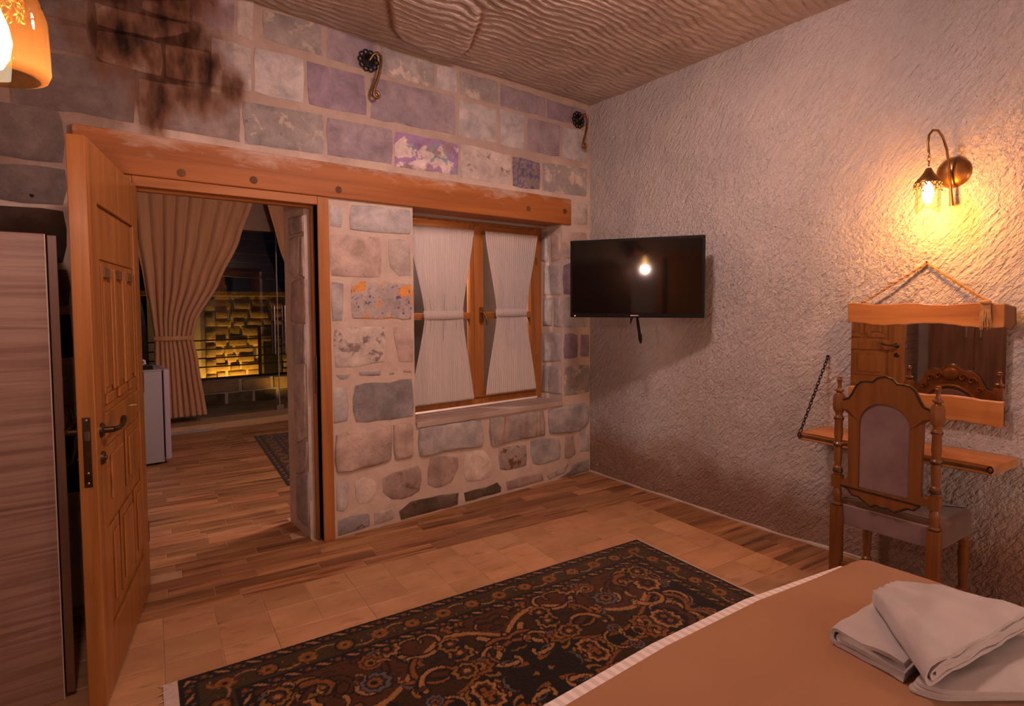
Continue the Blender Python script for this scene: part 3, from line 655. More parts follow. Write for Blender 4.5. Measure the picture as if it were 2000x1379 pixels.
# leaf: local x from hinge to leading edge, y<0 is the face seen from the room
ang = math.atan2(-.93, -.245)
leaf = MB().box(0, .945, -.0, .03, .012, 2.008).build('door_leaf', DOOR_W, door, bevel=.002)
leaf.location = (-3.219, -.018, 0); leaf.rotation_euler = (0, 0, ang)
FY = .03                              # face towards the room interior is +y after the swing
def leafbox(name, x0, x1, z0, z1, y0, y1, mat=DOOR_W, bev=.003, both=True):
    MB().box(x0, x1, FY+y0, FY+y1, z0, z1).build(name, mat, leaf, bevel=bev)
    if both: MB().box(x0, x1, -y1, -y0, z0, z1).build(name, mat, leaf, bevel=bev)
leafbox('stile', 0, .12, .012, 2.008, 0, .012)
MB().box(.81, .951, -.012, FY+.012, .012, 2.008).build('lock_stile', DOOR_W, leaf, bevel=.003)
for z0, z1 in ((1.80, 2.008), (.93, 1.03), (.012, .22)): leafbox('rail', .12, .81, z0, z1, 0, .012)
leafbox('header_board', .135, .795, 1.60, 1.79, .001, .006)
for k in range(3):
    x0 = .145+k*.222
    leafbox('dentil', x0+.05, x0+.155, 1.535, 1.575, .001, .013, BARK, .003)
    leafbox('flute', x0, x0+.035, 1.10, 1.575, .001, .012); leafbox('flute', x0+.165, x0+.2, 1.10, 1.575, .001, .012)
    leafbox('flute_panel', x0+.055, x0+.145, 1.12, 1.52, .001, .009, DOOR_W, .006)
    leafbox('flute_foot', x0+.02, x0+.18, 1.06, 1.095, .001, .013)
for x0, x1, z0, z1 in ((.15, .44, .66, .90), (.49, .78, .66, .90), (.15, .30, .27, .60), (.34, .59, .27, .60), (.63, .78, .27, .60)):
    leafbox('panel_moulding', x0, x1, z0, z1, .001, .008, DOOR_W, .004); leafbox('panel_field', x0+.035, x1-.035, z0+.035, z1-.035, .008, .016, DOOR_W, .006)
# lever handles, key rosettes, mortise lock plate
def lever(sy):
    s = sy; y0 = FY+.012 if s > 0 else -.012; d = 1 if s > 0 else -1
    h = MB().lathe([(.026,0),(.026,.006),(.022,.010),(.011,.013),(.011,.04)], 18, M=Matrix.Translation((.885, y0, .985)) @ Matrix.Rotation(R(-90*d), 4, 'X'))
    pts = [(.885, y0+d*.036, .985), (.87, y0+d*.046, .985), (.84, y0+d*.05, .984), (.80, y0+d*.05, .986), (.77, y0+d*.048, .996), (.75, y0+d*.046, 1.004)]
    h.tube(pts, [.010, .010, .009, .009, .011, .010], 10)
    auto(h.build('lever_handle', BRONZE, leaf))
    k = MB().lathe([(.024,0),(.024,.006),(.020,.010),(.008,.011),(.008,.016)], 18, M=Matrix.Translation((.885, y0, .885)) @ Matrix.Rotation(R(-90*d), 4, 'X'))
    auto(k.build('key_rosette', BRONZE, leaf))
lever(1); lever(-1)
MB().box(.950, .9535, .003, .027, .80, 1.045).build('lock_plate', BRONZE, leaf, bevel=.001)
MB().prism([(.953,.007,.965),(.953,.023,.965),(.965,.023,.965)], (0,0,.03)).build('latch', STEEL, leaf)
for z in (.815, .85, 1.035): MB().ball((.9535, .015, z), .004, 8, 4, (.4,1,1)).build('screw', STEEL, leaf)
for z in (.25, 1.0, 1.75): auto(MB().lathe([(.008, 0), (.008, .10)], 10, c=(-.004, .036, z)).build('hinge', BRONZE, leaf))

# --- window with oak casement, set back in the wall
win = empty('window_1'); tag(win, 'two-leaf oak casement window set back in the wall', kind='structure')
yf = .255
mb = MB(); mb.box(WX0-.02, -1.60, yf, yf+.06, .655, 2.064); mb.box(-.385, WX1+.0, yf, yf+.06, .655, 2.064); mb.box(-1.60, -.385, yf, yf+.06, .655, .70); mb.box(-1.60, -.385, yf, yf+.06, 2.035, 2.064)
mb.build('window_frame', OAK_V, win, bevel=.003)
for x0, x1 in ((-1.60, -.985), (-.985, -.385)):
    s = MB(); y0, y1 = yf-.012, yf+.035
    s.box(x0+.002, x0+.062, y0, y1, .705, 2.03); s.box(x1-.062, x1-.002, y0, y1, .705, 2.03)
    so = s.build('sash', OAK_V, win, bevel=.004)
    MB().box(x0+.062, x1-.062, y0, y1, .705, .77).build('sash_rail', OAK_H, so, bevel=.003); MB().box(x0+.062, x1-.062, y0, y1, 1.965, 2.03).build('sash_rail', OAK_H, so, bevel=.003)
    MB().box(x0+.062, x1-.062, y0+.004, y1, 1.315, 1.365).build('glazing_bar', OAK_H, so, bevel=.003)
    for z0, z1 in ((.77, 1.315), (1.365, 1.965)): MB().box(x0+.058, x1-.058, yf+.014, yf+.018, z0, z1).build('pane', GLASS, so)
MB().box(-1.012, -.958, yf-.022, yf-.008, .715, 2.02).build('cover_strip', OAK_V, win, bevel=.005)
h = MB().box(-.972, -.940, yf-.036, yf-.018, 1.285, 1.405); h.tube([(-.956, yf-.03, 1.365), (-.956, yf-.065, 1.365), (-.950, yf-.07, 1.35), (-.936, yf-.07, 1.32), (-.930, yf-.068, 1.27)], [.011,.011,.011,.012,.009], 8)
auto(h.build('window_handle', BRASS, win))
for x in (-1.597, -.388):
    for z in (.95, 1.75): auto(MB().lathe([(.007,0),(.007,.06)], 8, c=(x, yf-.014, z)).build('hinge', BRASS, win))
SILL = M('sill_stone', [(.3,(.36,.29,.255)),(.7,(.48,.40,.355))], scale=5, rough=.5, bump=.15, bscale=30, bdist=.003)
MB().box(WX0+.005, WX1-.005, -.018, yf, .605, .642).build('window_sill', SILL, win, bevel=.004)
MB().box(WX0, WX1, yf-.07, yf-.055, 2.045, 2.064).build('curtain_rail', WHITEP, win)

# --- next room: walls, ceiling, step, glazed end
P2 = M('plaster_next_room', [(.3,(.20,.145,.105)),(.7,(.29,.215,.165))], scale=2, rough=.9, bump=.5, bscale=14, bdist=.01, shift=False)
tag(MB().box(-3.95, -3.75, T, 4.6, -.05, 2.95).build('wall_next_room_left', P2), kind='structure')
tag(MB().box(.2, .4, T, 4.6, -.05, 2.95).build('wall_next_room_right', P2), kind='structure')
tag(MB().box(-3.95, .4, T, 4.6, 2.85, 3.0).build('ceiling_next_room', P2), kind='structure')
tag(MB().box(-3.75, -2.75, 4.4, 4.6, -.05, 2.85).box(-.15, .2, 4.4, 4.6, -.05, 2.85).box(-2.75, -.15, 4.4, 4.6, 2.36, 2.85).build('wall_next_room_end', P2), kind='structure')
STEPM = M('step_slab', [(.3,(.40,.27,.15)),(.7,(.50,.35,.21))], scale=4, rough=.6, bump=.2, bscale=30, bdist=.002, shift=False)
tag(MB().box(-3.75, .2, 3.98, 4.6, -.05, .07).build('trim_2', STEPM, bevel=.004), 'low stone step under the glazed end of the next room', kind='structure')
tag(MB().box(-3.2, -2.05, 3.955, 3.98, 0, .018).build('trim_3', WHITEP), 'pale strip at the foot of the step', kind='structure')
gd = empty('door_2'); tag(gd, 'frameless glass door with long steel pull handles', kind='structure')
for x0, x1 in ((-2.75, -1.222), (-1.216, -.15)):
    MB().box(x0, x1, 4.395, 4.405, .075, 2.36).build('pane', GLASS, gd)
MB().box(-1.2235, -1.2145, 4.392, 4.408, .075, 2.36).build('pane_edge', M('glass_edge', [(.5,(.45,.47,.42))], rough=.2, bump=0), gd)
for y in (4.34, 4.46):
    for x in (-1.272, -1.142):
        auto(MB().lathe([(.013, 0), (.013, .62)], 12, c=(x, y, .80)).build('pull_handle', STEEL, gd))
for x in (-1.272, -1.142):
    for z in (.98, 1.22): auto(MB().tube([(x, 4.34, z), (x, 4.46, z)], .008, 8).build('handle_bolt', STEEL, gd))
MB().box(-1.26, -1.17, 4.385, 4.415, .07, .13).build('floor_lock', STEEL, gd, bevel=.004)

# lime fillet where the rock wall meets the floor
pts = [tuple(rwp(k*.1, rw_off(k*.1, .01)+.004, .004)) for k in range(0, 23)]
tag(MB().tube(pts, [.009+.003*math.sin(k*1.7) for k in range(23)], 6).build('baseboard_right', MORTAR), 'thin lime fillet along the foot of the rock wall', kind='structure')
# ------------------------------------------------------------------ THINGS
# --- bed with tan blanket, bottom right
BLANKET = M('tan_blanket', [(.3,(.27,.137,.065)),(.6,(.31,.161,.079)),(.8,(.345,.185,.094))], scale=1.6, rough=.85, bump=.25, bscale=260, bdist=.0015, spec=.1, sheen=.2, shift=False)
SHEET = M('striped_sheet', [(.46,(.60,.55,.54)),(.54,(.74,.68,.66))], scale=11, kind='wave', stretch=(1,0.02,0.02), rough=.8, bump=.1, bscale=200, bdist=.001, shift=False)
BEDW = wood('bed_base_wood', (.06,.03,.015), (.10,.05,.025), (.15,.08,.04))
bed = empty('bed', (-2.35, -3.35, 0)); tag(bed, 'low double bed spread with a plain tan blanket', 'bed')
bx, by = -2.35, -3.35
def soft_slab(poly, z0, z1, r, nb=4):
    """slab with rounded upper edge, built from inset rings"""
    n = len(poly); cx = sum(q[0] for q in poly)/n; cy = sum(q[1] for q in poly)/n; mb = MB(); vs = []; rings = [(0, z0), (0, z1-r)]
    for k in range(1, nb+1):
        a = math.pi/2*k/nb; rings.append((r*(1-math.cos(a)), z1-r+r*math.sin(a)))
    for d, z in rings:
        for i, q in enumerate(poly):
            a, b = poly[i-1], poly[(i+1) % n]; e1 = Vector((q[0]-a[0], q[1]-a[1])).normalized(); e2 = Vector((b[0]-q[0], b[1]-q[1])).normalized()
            nn = (Vector((-e1.y, e1.x))+Vector((-e2.y, e2.x))); nn = nn.normalized() if nn.length > 1e-6 else Vector((0, 0))
            vs.append((q[0]+nn.x*d, q[1]+nn.y*d, z))
    m_ = len(rings); fs = [(r_*n+i, r_*n+(i+1)%n, (r_+1)*n+(i+1)%n, (r_+1)*n+i) for r_ in range(m_-1) for i in range(n)]
    fs += [tuple((m_-1)*n+i for i in range(n)), tuple(range(n-1, -1, -1))]
    return mb.add(vs, fs)
def rounded(poly, r, k=5):
    out = []; n = len(poly)
    for i in range(n):
        p_ = Vector(poly[i]); a = Vector(poly[i-1]); b = Vector(poly[(i+1)%n]); d1 = (a-p_); d2 = (b-p_); rr = min(r, d1.length*.45, d2.length*.45)
        s, e = p_+d1.normalized()*rr, p_+d2.normalized()*rr
        for j in range(k+1):
            t = j/k; out.append(tuple((1-t)**2*s + 2*t*(1-t)*p_ + t*t*e))
    return out
def loc(P): return [(x-bx, y-by) for x, y in P]
BL = [(-3.30,-2.505),(-3.30,-4.20),(-1.41,-4.20),(-1.368,-3.086),(-1.346,-2.847),(-1.342,-2.665),(-1.362,-2.636),(-1.40,-2.625),(-1.613,-2.598),(-1.897,-2.550),(-2.307,-2.516)]
o = soft_slab(loc(BL), .40, .531, .022).build('blanket', BLANKET, bed); auto(o, 60)
SHP = [(-3.34,-2.455),(-3.34,-4.24),(-1.44,-4.24),(-1.40,-3.1),(-1.375,-2.70),(-1.43,-2.595),(-1.60,-2.560),(-1.897,-2.503),(-2.307,-2.468)]
o = soft_slab(loc(SHP), .26, .514, .02).build('mattress', SHEET, bed); auto(o, 60)
MB().box(-3.30-bx, -1.47-bx, -4.20-by, -2.55-by, .10, .26).build('bed_base', BEDW, bed, bevel=.01)
for x in (-3.22, -1.56):
    for y in (-4.10, -2.64): MB().box(x-.04-bx, x+.04-bx, y-.04-by, y+.04-by, 0, .10).build('leg', BEDW, bed, bevel=.004)

# --- folded towels on the bed
TOWEL = M('white_terry', [(.3,(.37,.36,.375)),(.7,(.44,.42,.43))], scale=6, rough=.95, bump=.5, bscale=240, bdist=.003, spec=.05, sheen=.4, shift=False)
def towel(name, poly, z0, lay, th, label, slope=0.0, seed=1, lift=None):
    cx = sum(q[0] for q in poly)/len(poly); cy = sum(q[1] for q in poly)/len(poly)
    root = empty(name, (cx, cy, z0)); tag(root, label, 'towel', 'folded towels on the bed'); rg = random.Random(seed)
    for k in range(lay):
        sh_ = 1-.018*((k*7) % 3); P = [((x-cx)*sh_+rg.uniform(-.006, .006), (y-cy)*sh_+rg.uniform(-.006, .006)) for x, y in poly]; P = rounded(P, .03, 4)
        mb = soft_slab(P, 0, th, th*.48, 4); n = len(P)
        # soften: pillow the top with concentric rings
        vs = []
        for x, y, z in mb.v:
            zz = z + k*th*.96 + slope*(x*.5+y) + .003*fbm(x*9+seed, y*9, k, 2)
            if lift: zz += lift(x+cx, y+cy)
            vs.append((x, y, zz))
        mb.v = vs
        mb.f = mb.f[:-2]; m0 = len(mb.v)-n
        rings = [(.75, .004), (.5, .006), (.25, .007)]; base = m0; top = [mb.v[m0+i] for i in range(n)]
        for s, dz in rings:
            st = len(mb.v)
            for q in top:
                z = q[2] + dz + .004*fbm(q[0]*s*11+seed, q[1]*s*11, 3+k, 2); mb.v.append((q[0]*s, q[1]*s, z))
            mb.f += [(base+i, base+(i+1)%n, st+(i+1)%n, st+i) for i in range(n)]; base = st
        c = len(mb.v); mb.v.append((0, 0, sum(q[2] for q in top)/n+.008)); mb.f += [(base+i, base+(i+1)%n, c) for i in range(n)]
        o = mb.build('fold', TOWEL, root); auto(o, 70)
    return root
def ribbon_towel(P0, A, B, z0, ribbons, th, label, taper=1.0, seed=1, nB=16, bend=0.0):
    """towel folded into layers: each ribbon is a path in the (A, z) plane, swept along B"""
    root = empty('bath_towel', (P0[0], P0[1], z0)); tag(root, label, 'towel', 'folded towels on the bed')
    A, B = Vector((*A, 0)), Vector((*B, 0))
    for ri, path in enumerate(ribbons):
        P = [Vector(q) for q in path]; Q = []
        for i in range(len(P)-1):
            n = max(1, int((P[i+1]-P[i]).length/.03)); Q += [P[i].lerp(P[i+1], t/n) for t in range(n)]
        Q.append(P[-1]); up_, dn = [], []
        for i, q in enumerate(Q):
            t = (Q[min(i+1, len(Q)-1)]-Q[max(i-1, 0)]).normalized(); nn = Vector((-t.y, t.x)); up_.append(q+nn*th/2); dn.append(q-nn*th/2)
        ring = up_ + dn[::-1]; n = len(ring); mb = MB(); vs = []
        for k in range(nB+1):
            b = k/nB; sc_ = 1+(taper-1)*b; e = .004*(1 if 0 < k < nB else 0)
            for q in ring:
                w = A*(q.x*sc_) + B*b; z = q.y*(1-.12*b) + .0035*fbm(q.x*9+seed, b*3+ri, seed, 2)*(1+2*(q.y > .03)) + bend*math.sin(math.pi*b)*q.y
                w += B.normalized()*(.006*fbm(q.x*14, q.y*60, seed+k*0, 2) if k in (0, nB) else 0)
                vs.append((w.x, w.y, max(.0005, z)))
        fs = [(k*n+i, k*n+(i+1)%n, (k+1)*n+(i+1)%n, (k+1)*n+i) for k in range(nB) for i in range(n)]
        m_ = n//2
        for base, flip in ((0, 0), (nB*n, 1)):
            for i in range(m_-1):
                f = (base+i, base+i+1, base+n-2-i, base+n-1-i); fs.append(f[::-1] if flip else f)
        o = mb.add(vs, fs).build('fold', TOWEL, root); auto(o, 70)
    return root
def arc(cx, cy, r, a0, a1, n=6): return [(cx+r*math.cos(R(a0+(a1-a0)*i/n)), cy+r*math.sin(R(a0+(a1-a0)*i/n))) for i in range(n+1)]
T1L = .19
ribbon_towel((-1.975, -2.795), (-.20, -.98), (.285, -.012), .532, [[(T1L, .0065)] + arc(.024, .0245, .018, 270, 90) + [(T1L, .0425)], [(T1L, .019)] + arc(.030, .0245, .0055, 270, 90) + [(T1L, .030)]], .0100,
             'white towel folded under the others, rolled edge towards the rug', seed=2)
towel('bath_towel', [(-2.045,-2.995),(-2.03,-3.06),(-1.86,-3.20),(-1.60,-3.30),(-1.42,-3.20),(-1.80,-3.02)], .533, 3, .009, 'white towel lying flattest at the corner of the bed nearest the viewer', seed=5)
ribbon_towel((-2.085, -3.045), (.982, -.188), (.300, .215), .581, [[(.50, .006)] + arc(.022, .0255, .0195, 270, 90) + [(.49, .045)], [(.485, .0175)] + arc(.030, .0255, .008, 270, 90) + [(.475, .0335)], [(.46, .0255), (.04, .0255)]], .0082,
             'white towel draped on top of the other folded towels', taper=.24, seed=9, bend=.25)

# --- persian rug
def make_rug(name, Lr, Wr, nu, nv, seed, end_band=True):
    us = np.linspace(0, Lr, nu+1); vs_ = np.linspace(0, Wr, nv+1); U, V = np.meshgrid(us, vs_)
    rg = random.Random(seed)
    DK = (.014,.010,.010); BR = (.040,.019,.008); OL = (.050,.033,.012); TAN = (.36,.18,.065); OR = (.22,.080,.018); RU = (.075,.026,.010); GB = (.12,.10,.10); GO = (.26,.13,.028); NV = (.012,.014,.026)
    C = np.zeros(U.shape+(3,)); C[:] = OL
    def paint(mask, col): C[mask] = col
    d = np.minimum(np.minimum(U, Lr-U), np.minimum(V, Wr-V))
    along = np.where((np.minimum(V, Wr-V) <= np.minimum(U, Lr-U)), U, V)      # running coordinate of the border
    def guard(d0, w):
        md = (d >= d0) & (d < d0+w); paint(md, DK); t = (d-d0)/w; ph = (along/.115) % 1.0
        slant = np.abs(t-.5-(ph-.28)*1.4); leafm = (np.abs(ph-.28) < .24) & (slant < .17*(1-np.abs(ph-.28)/.24)+.04); paint(md & leafm, TAN)
        rr = np.hypot((ph-.77)*.115, (t-.5)*w); paint(md & (rr < .016), RU); paint(md & (rr < .009), OR); rr2 = np.hypot((ph-.56)*.115, (t-.25)*w); paint(md & (rr2 < .006), GB)
        rr3 = np.hypot((ph-.98)*.115, (t-.72)*w); paint(md & (rr3 < .007), GB)
    guard(.012, .045); guard(.185, .045)
    md = (d >= .06) & (d < .185); t = (d-.06)/.125; paint(md, OL)
    vine = md & (np.abs(t-.5-.30*np.sin(along/.30*2*math.pi)) < .035); paint(vine, TAN)
    vine2 = md & (np.abs(t-.5-.33*np.sin(along/.30*2*math.pi+2.1)-.08*np.sin(along/.05)) < .028); paint(vine2, RU)
    for off, cols in ((0.0, (RU, GO, OR, DK)), (.15, (DK, OR, GO, RU))):
        ph = ((along+off) % .30) - .15; q = np.arctan2((t-.5)*.125, ph); rr = np.hypot(ph, (t-.5)*.125)*(1+.08*np.cos(8*q))
        for rad, c_ in zip((.044, .034, .023, .010), cols): paint(md & (rr < rad), c_)
    for k in range(90):
        a = rg.uniform(0, Lr); tt = rg.uniform(.15, .85); rr = np.hypot(((along-a+5*Lr) % (Lr))-0, (t-tt)*.125)
        paint(md & (rr < rg.uniform(.004, .009)), rg.choice((TAN, GB, OR, RU)))
    for e in (.008, .058, .183, .232): paint((d > e-.004) & (d < e+.004), DK)
    # field, mirrored about its long and short axis
    fm = d >= .234
    cu, cv = Lr/2, Wr/2; X = np.abs(U-cu); Y = np.abs(V-cv)
    base = np.zeros(U.shape)
    paint(fm, BR)
    hw, hh = cu-.234, cv-.234
    # wide ogee ground shapes
    ogee = np.abs(Y - hh*(.58+.26*np.sin(X*7.5))); paint(fm & (Y > hh*(.58+.26*np.sin(X*7.5))), RU); paint(fm & (Y < hh*(.30+.22*np.cos(X*6.1+.5))), DK)
    paint(fm & (ogee < .014), TAN); paint(fm & (np.abs(Y-hh*(.30+.22*np.cos(X*6.1+.5))) < .010), OR)
    def curve(pts, w, col, edge=DK, ew=.010):
        xs = [q[0] for q in pts]; ys = [q[1] for q in pts]
        mnx, mxx, mny, mxy = min(xs)-.05, max(xs)+.05, min(ys)-.05, max(ys)+.05
        sel = fm & (X > mnx) & (X < mxx) & (Y > mny) & (Y < mxy); ii = np.nonzero(sel)
        if len(ii[0]) == 0: return
        px, py = X[ii], Y[ii]; best = np.full(px.shape, 9.0); wd = np.zeros(px.shape)
        for k, (a, b) in enumerate(pts):
            dd = np.hypot(px-a, py-b); up_ = dd < best; best = np.where(up_, dd, best); wd = np.where(up_, w*(1-.75*k/len(pts)), wd)
        cc = C[ii]; cc[best < wd+ew] = edge; cc[best < wd] = col; C[ii] = cc
    def spiral(x, y, r, a0, turns, sgn, w, col):
        n = 46; curve([(x+r*(1-.85*k/n)*math.cos(a0+sgn*turns*2*math.pi*k/n), y+r*(1-.85*k/n)*math.sin(a0+sgn*turns*2*math.pi*k/n)) for k in range(n)], w, col)
    def palmette(x, y, r, a0, cols):
        q = np.arctan2(Y-y, X-x)-a0; rr = np.hypot(X-x, Y-y)*(1+.09*np.cos(9*q)+.16*np.cos(q))
        for rad, c_ in zip((1.0, .86, .62, .44, .22), cols): paint(fm & (rr < r*rad), c_)
    for k in range(26):
        x = rg.uniform(0, hw); y = rg.uniform(0, hh); spiral(x, y, rg.uniform(.06, .13), rg.uniform(0, 6.28), rg.uniform(.5, 1.15), rg.choice((-1, 1)), rg.uniform(.010, .017), rg.choice((TAN, TAN, OR, GO, TAN, RU)))
    for k in range(16):
        x = rg.uniform(0, hw); y = rg.uniform(0, hh); palmette(x, y, rg.uniform(.035, .075), rg.uniform(0, 6.28), rg.choice(((DK, OR, RU, GO, DK), (DK, TAN, RU, DK, OR), (DK, GO, DK, RU, TAN), (NV, GB, NV, OR, DK))))
    for k in range(60):
        x = rg.uniform(0, hw); y = rg.uniform(0, hh); a = rg.uniform(0, 6.28); l = rg.uniform(.02, .06)
        curve([(x+l*j/10*math.cos(a+.08*j), y+l*j/10*math.sin(a+.08*j)) for j in range(11)], rg.uniform(.005, .011), rg.choice((GB, TAN, OR, RU, GO, NV)), DK, .005)
    nz = np.random.RandomState(seed).rand(*U.shape)
    C *= (.60+.34*nz)[..., None]
    Z = .006+.0015*nz; edge = (d < .004); Z = np.where(edge, .0015, Z)
    verts = np.stack([U-Lr/2, V-Wr/2, Z], -1).reshape(-1, 3)
    w = nu+1; idx = np.arange((nu+1)*(nv+1)).reshape(nv+1, nu+1)
    faces = np.stack([idx[:-1, :-1], idx[:-1, 1:], idx[1:, 1:], idx[1:, :-1]], -1).reshape(-1, 4)
    me = bpy.data.meshes.new(name); me.from_pydata(verts.tolist(), [], faces.tolist())
    ca = me.attributes.new('pattern', 'FLOAT_COLOR', 'POINT'); ca.data.foreach_set('color', np.concatenate([C.reshape(-1, 3), np.ones((C.shape[0]*C.shape[1], 1))], 1).ravel())
    me.materials.append(RUGM); me.shade_smooth()
    return me
ma, nt, bs = new('knotted_wool'); a_ = nt.nodes.new('ShaderNodeAttribute'); a_.attribute_name = 'pattern'; nt.links.new(a_.outputs['Color'], bs.inputs['Base Color'])
bs.inputs['Roughness'].default_value = .95; bs.inputs['Specular IOR Level'].default_value = .05; bs.inputs['Sheen Weight'].default_value = .15
tcn = nt.nodes.new('ShaderNodeTexCoord'); bf = tex(nt, tcn.outputs['Object'], 380, 3); bpn = nt.nodes.new('ShaderNodeBump'); bpn.inputs['Strength'].default_value = .5; bpn.inputs['Distance'].default_value = .003
nt.links.new(bf, bpn.inputs['Height']); nt.links.new(bpn.outputs[0], bs.inputs['Normal']); RUGM = ma
RL, RWd = 2.39, 1.45
ra = math.atan2(-1.198+.939, -.832+3.205)
rc = Vector((-3.205, -.939, 0)) + Vector((math.cos(ra), math.sin(ra), 0))*RL/2 + Vector((math.sin(ra), -math.cos(ra), 0))*RWd/2
rug = empty('rug', rc, ra); tag(rug, 'dark persian rug with tan scrolls lying beside the bed', 'rug')
po = bpy.data.objects.new('pile', make_rug('pile', RL, RWd, 440, 266, 4)); COL.objects.link(po); po.parent = rug
LINEN = M('linen_end', [(.3,(.46,.38,.33)),(.7,(.58,.49,.43))], scale=60, rough=.9, bump=.3, bscale=200, bdist=.002)
MB().box(-RL/2-.045, -RL/2+.002, -RWd/2, RWd/2-.004, .001, .006).build('woven_end', LINEN, rug)
MB().box(RL/2-.002, RL/2+.006, -RWd/2, RWd/2-.004, .001, .006).build('woven_end', LINEN, rug)
mb = MB()
for k in range(26): mb.tube([(-RL/2-.043, RWd/2-.004-k*.05, .004), (-RL/2-.052, RWd/2-.002-k*.05+random.uniform(-.01, .01), .003), (-RL/2-.062, RWd/2-k*.05+random.uniform(-.012, .012), .002)], [.003, .0025, .001], 5)
tag(mb.build('fringe', LINEN, rug), kind='stuff')
ra2 = math.atan2(-2.025, -.278)+math.pi/2
r2 = empty('rug', (-1.40, 2.20, 0), ra2); tag(r2, 'dark patterned rug seen through the doorway in the next room', 'rug')
o = bpy.data.objects.new('pile', make_rug('pile_small', 1.15, 2.05, 130, 220, 11)); COL.objects.link(o); o.parent = r2
o.location = (0, 0, 0)

# --- wardrobe at the left edge, its side to the viewer
wr = empty('wardrobe', (-3.80, -.42, 0)); tag(wr, 'brown wood-grain wardrobe standing by the open door', 'wardrobe')
wx, wy = -3.80, -.42
MB().box(LX+.005-wx, -3.535-wx, -.789-wy, -.03-wy, 0, 1.682).build('body', WARD, wr, bevel=.002)
for y0, y1, hy in ((-.789, -.412, -.45), (-.408, -.03, -.37)):
    d = MB().box(-3.530-wx, -3.503-wx, y0-wy, y1-wy, .02, 1.678).build('wardrobe_door', WARD_V, wr, bevel=.002)
    hb = MB().tube([(-3.503-wx, hy-wy, 1.02), (-3.478-wx, hy-wy, 1.01), (-3.466-wx, hy-wy, .96), (-3.462-wx, hy-wy, .90), (-3.466-wx, hy-wy, .84), (-3.478-wx, hy-wy, .79), (-3.503-wx, hy-wy, .78)], .006, 8)
    auto(hb.build('handle', BRASS, d))
MB().box(-3.5345-wx, -3.5315-wx, -.787-wy, -.032-wy, .02, 1.68).build('gap_strip', DARKVOID, wr)
MB().box(-3.5375-wx, -3.5345-wx, -.791-wy, -.789-wy, .0, 1.68).build('edge_band', M('edge_banding', [(.5,(.55,.45,.38))], rough=.5, bump=0), wr)

# --- tall closet and second door on the left wall (seen in the mirror)
cl = empty('closet', (-3.93, -1.42, 0)); tag(cl, 'tall dark brown closet against the left wall', 'closet')
MB().box(-.165, .13, -.40, .40, 0, 1.9).build('body', WARD_V, cl, bevel=.003)
for y0, y1, hy in ((-.40, -.002, -.06), (.002, .40, .06)):
    d = MB().box(.131, .153, y0, y1, .02, 1.89).build('closet_door', WARD_V, cl, bevel=.002)
    auto(MB().tube([(.153, hy, 1.22), (.175, hy, 1.215), (.178, hy, 1.15), (.178, hy, 1.08), (.153, hy, 1.07)], .005, 8).build('handle', STEEL, d))
d3 = empty('door_3', (LX, -2.75, 0)); tag(d3, 'panelled oak door on the left wall', kind='structure')
MB().box(0, .035, -.55, -.47, 0, 2.1).build('door_post', OAK_V, d3, bevel=.003); MB().box(0, .035, .43, .51, 0, 2.1).build('door_post', OAK_V, d3, bevel=.003); MB().box(0, .035, -.47, .43, 2.02, 2.1).build('door_head', OAK_H, d3, bevel=.003)
lf = MB().box(.0, .025, -.465, .36, .01, 2.01).build('door_leaf', DOOR_W, d3, bevel=.002)
MB().box(.0, .004, .36, .43, .01, 2.02).build('door_gap', DARKVOID, d3)
for y0, y1, z0, z1 in ((-.36, -.09, 1.15, 1.85), (-.01, .26, 1.15, 1.85), (-.36, .26, .88, 1.05), (-.36, -.09, .2, .8), (-.01, .26, .2, .8)):
    MB().box(.025, .033, y0, y1, z0, z1).build('panel', DOOR_W, lf, bevel=.006)

# --- television on a swivel arm
tv = empty('television', (-.473, -.875, 1.60)); tvang = math.atan2(-1.274+.476, -.259+.687)
tv.rotation_euler = (R(0), 0, tvang); tag(tv, 'black flat television mounted on the rock wall', 'television')
W2, H2 = .453, .267
MB().box(-W2, W2, -.004, .030, -H2, H2).build('casing', BLACK, tv, bevel=.004)
MB().box(-W2+.018, W2-.018, -.0065, -.0035, -H2+.030, H2-.018).build('screen', SCREEN, tv)
MB().box(-W2*.7, W2*.7, .030, .055, -H2*.75, H2*.7).build('back_housing', BLACK, tv, bevel=.01)
MB().box(-.028, .028, -.0065, -.0035, -H2+.010, -H2+.018).build('maker_badge', STEEL, tv)
MB().ball((-W2+.035, -.005, -H2+.011), .004, 8, 5).build('standby_light', emit('standby_glow', (1.0,.25,.05), 3.0), tv)
a1 = Matrix.Rotation(-tvang, 4, 'Z') @ (rwp(.95, .01, 0) - Vector((-.473, -.875, 0)))
mb = MB(); mb.box(-.02, .02, .05, .07, -.12, .12); mb.tube([(0, .06, 0), tuple(Vector((0, .06, 0)).lerp(a1, .55)), tuple(a1)], .014, 8)
auto(mb.build('swivel_arm', BLACK, tv))
cab = empty('power_cable', (-.44, -.86, 1.34), tvang); tag(cab, 'black cable bundle hanging below the television', 'cable')
mb = MB(); mb.tube([(.0, .03, .05), (.004, .03, -.02), (.012, .032, -.08), (.02, .034, -.13)], [.006, .009, .011, .010], 8); mb.tube([(.02, .034, -.12), (.024, .034, -.16), (.028, .034, -.185)], [.013, .013, .006], 8)
auto(mb.build('plug_end', BLACK, cab))
mb = MB(); mb.tube([(.0, .03, .05), (-.02, .03, .01), (-.035, .03, -.02), (-.045, .031, -.05)], .004, 6); mb.tube([(.0, .03, .05), (-.026, .028, .02), (-.04, .028, 0.0), (-.045, .028, -.03), (-.032, .03, -.01), (-.012, .03, .03)], .003, 6)
auto(mb.build('cable_loop', BLACK, cab))

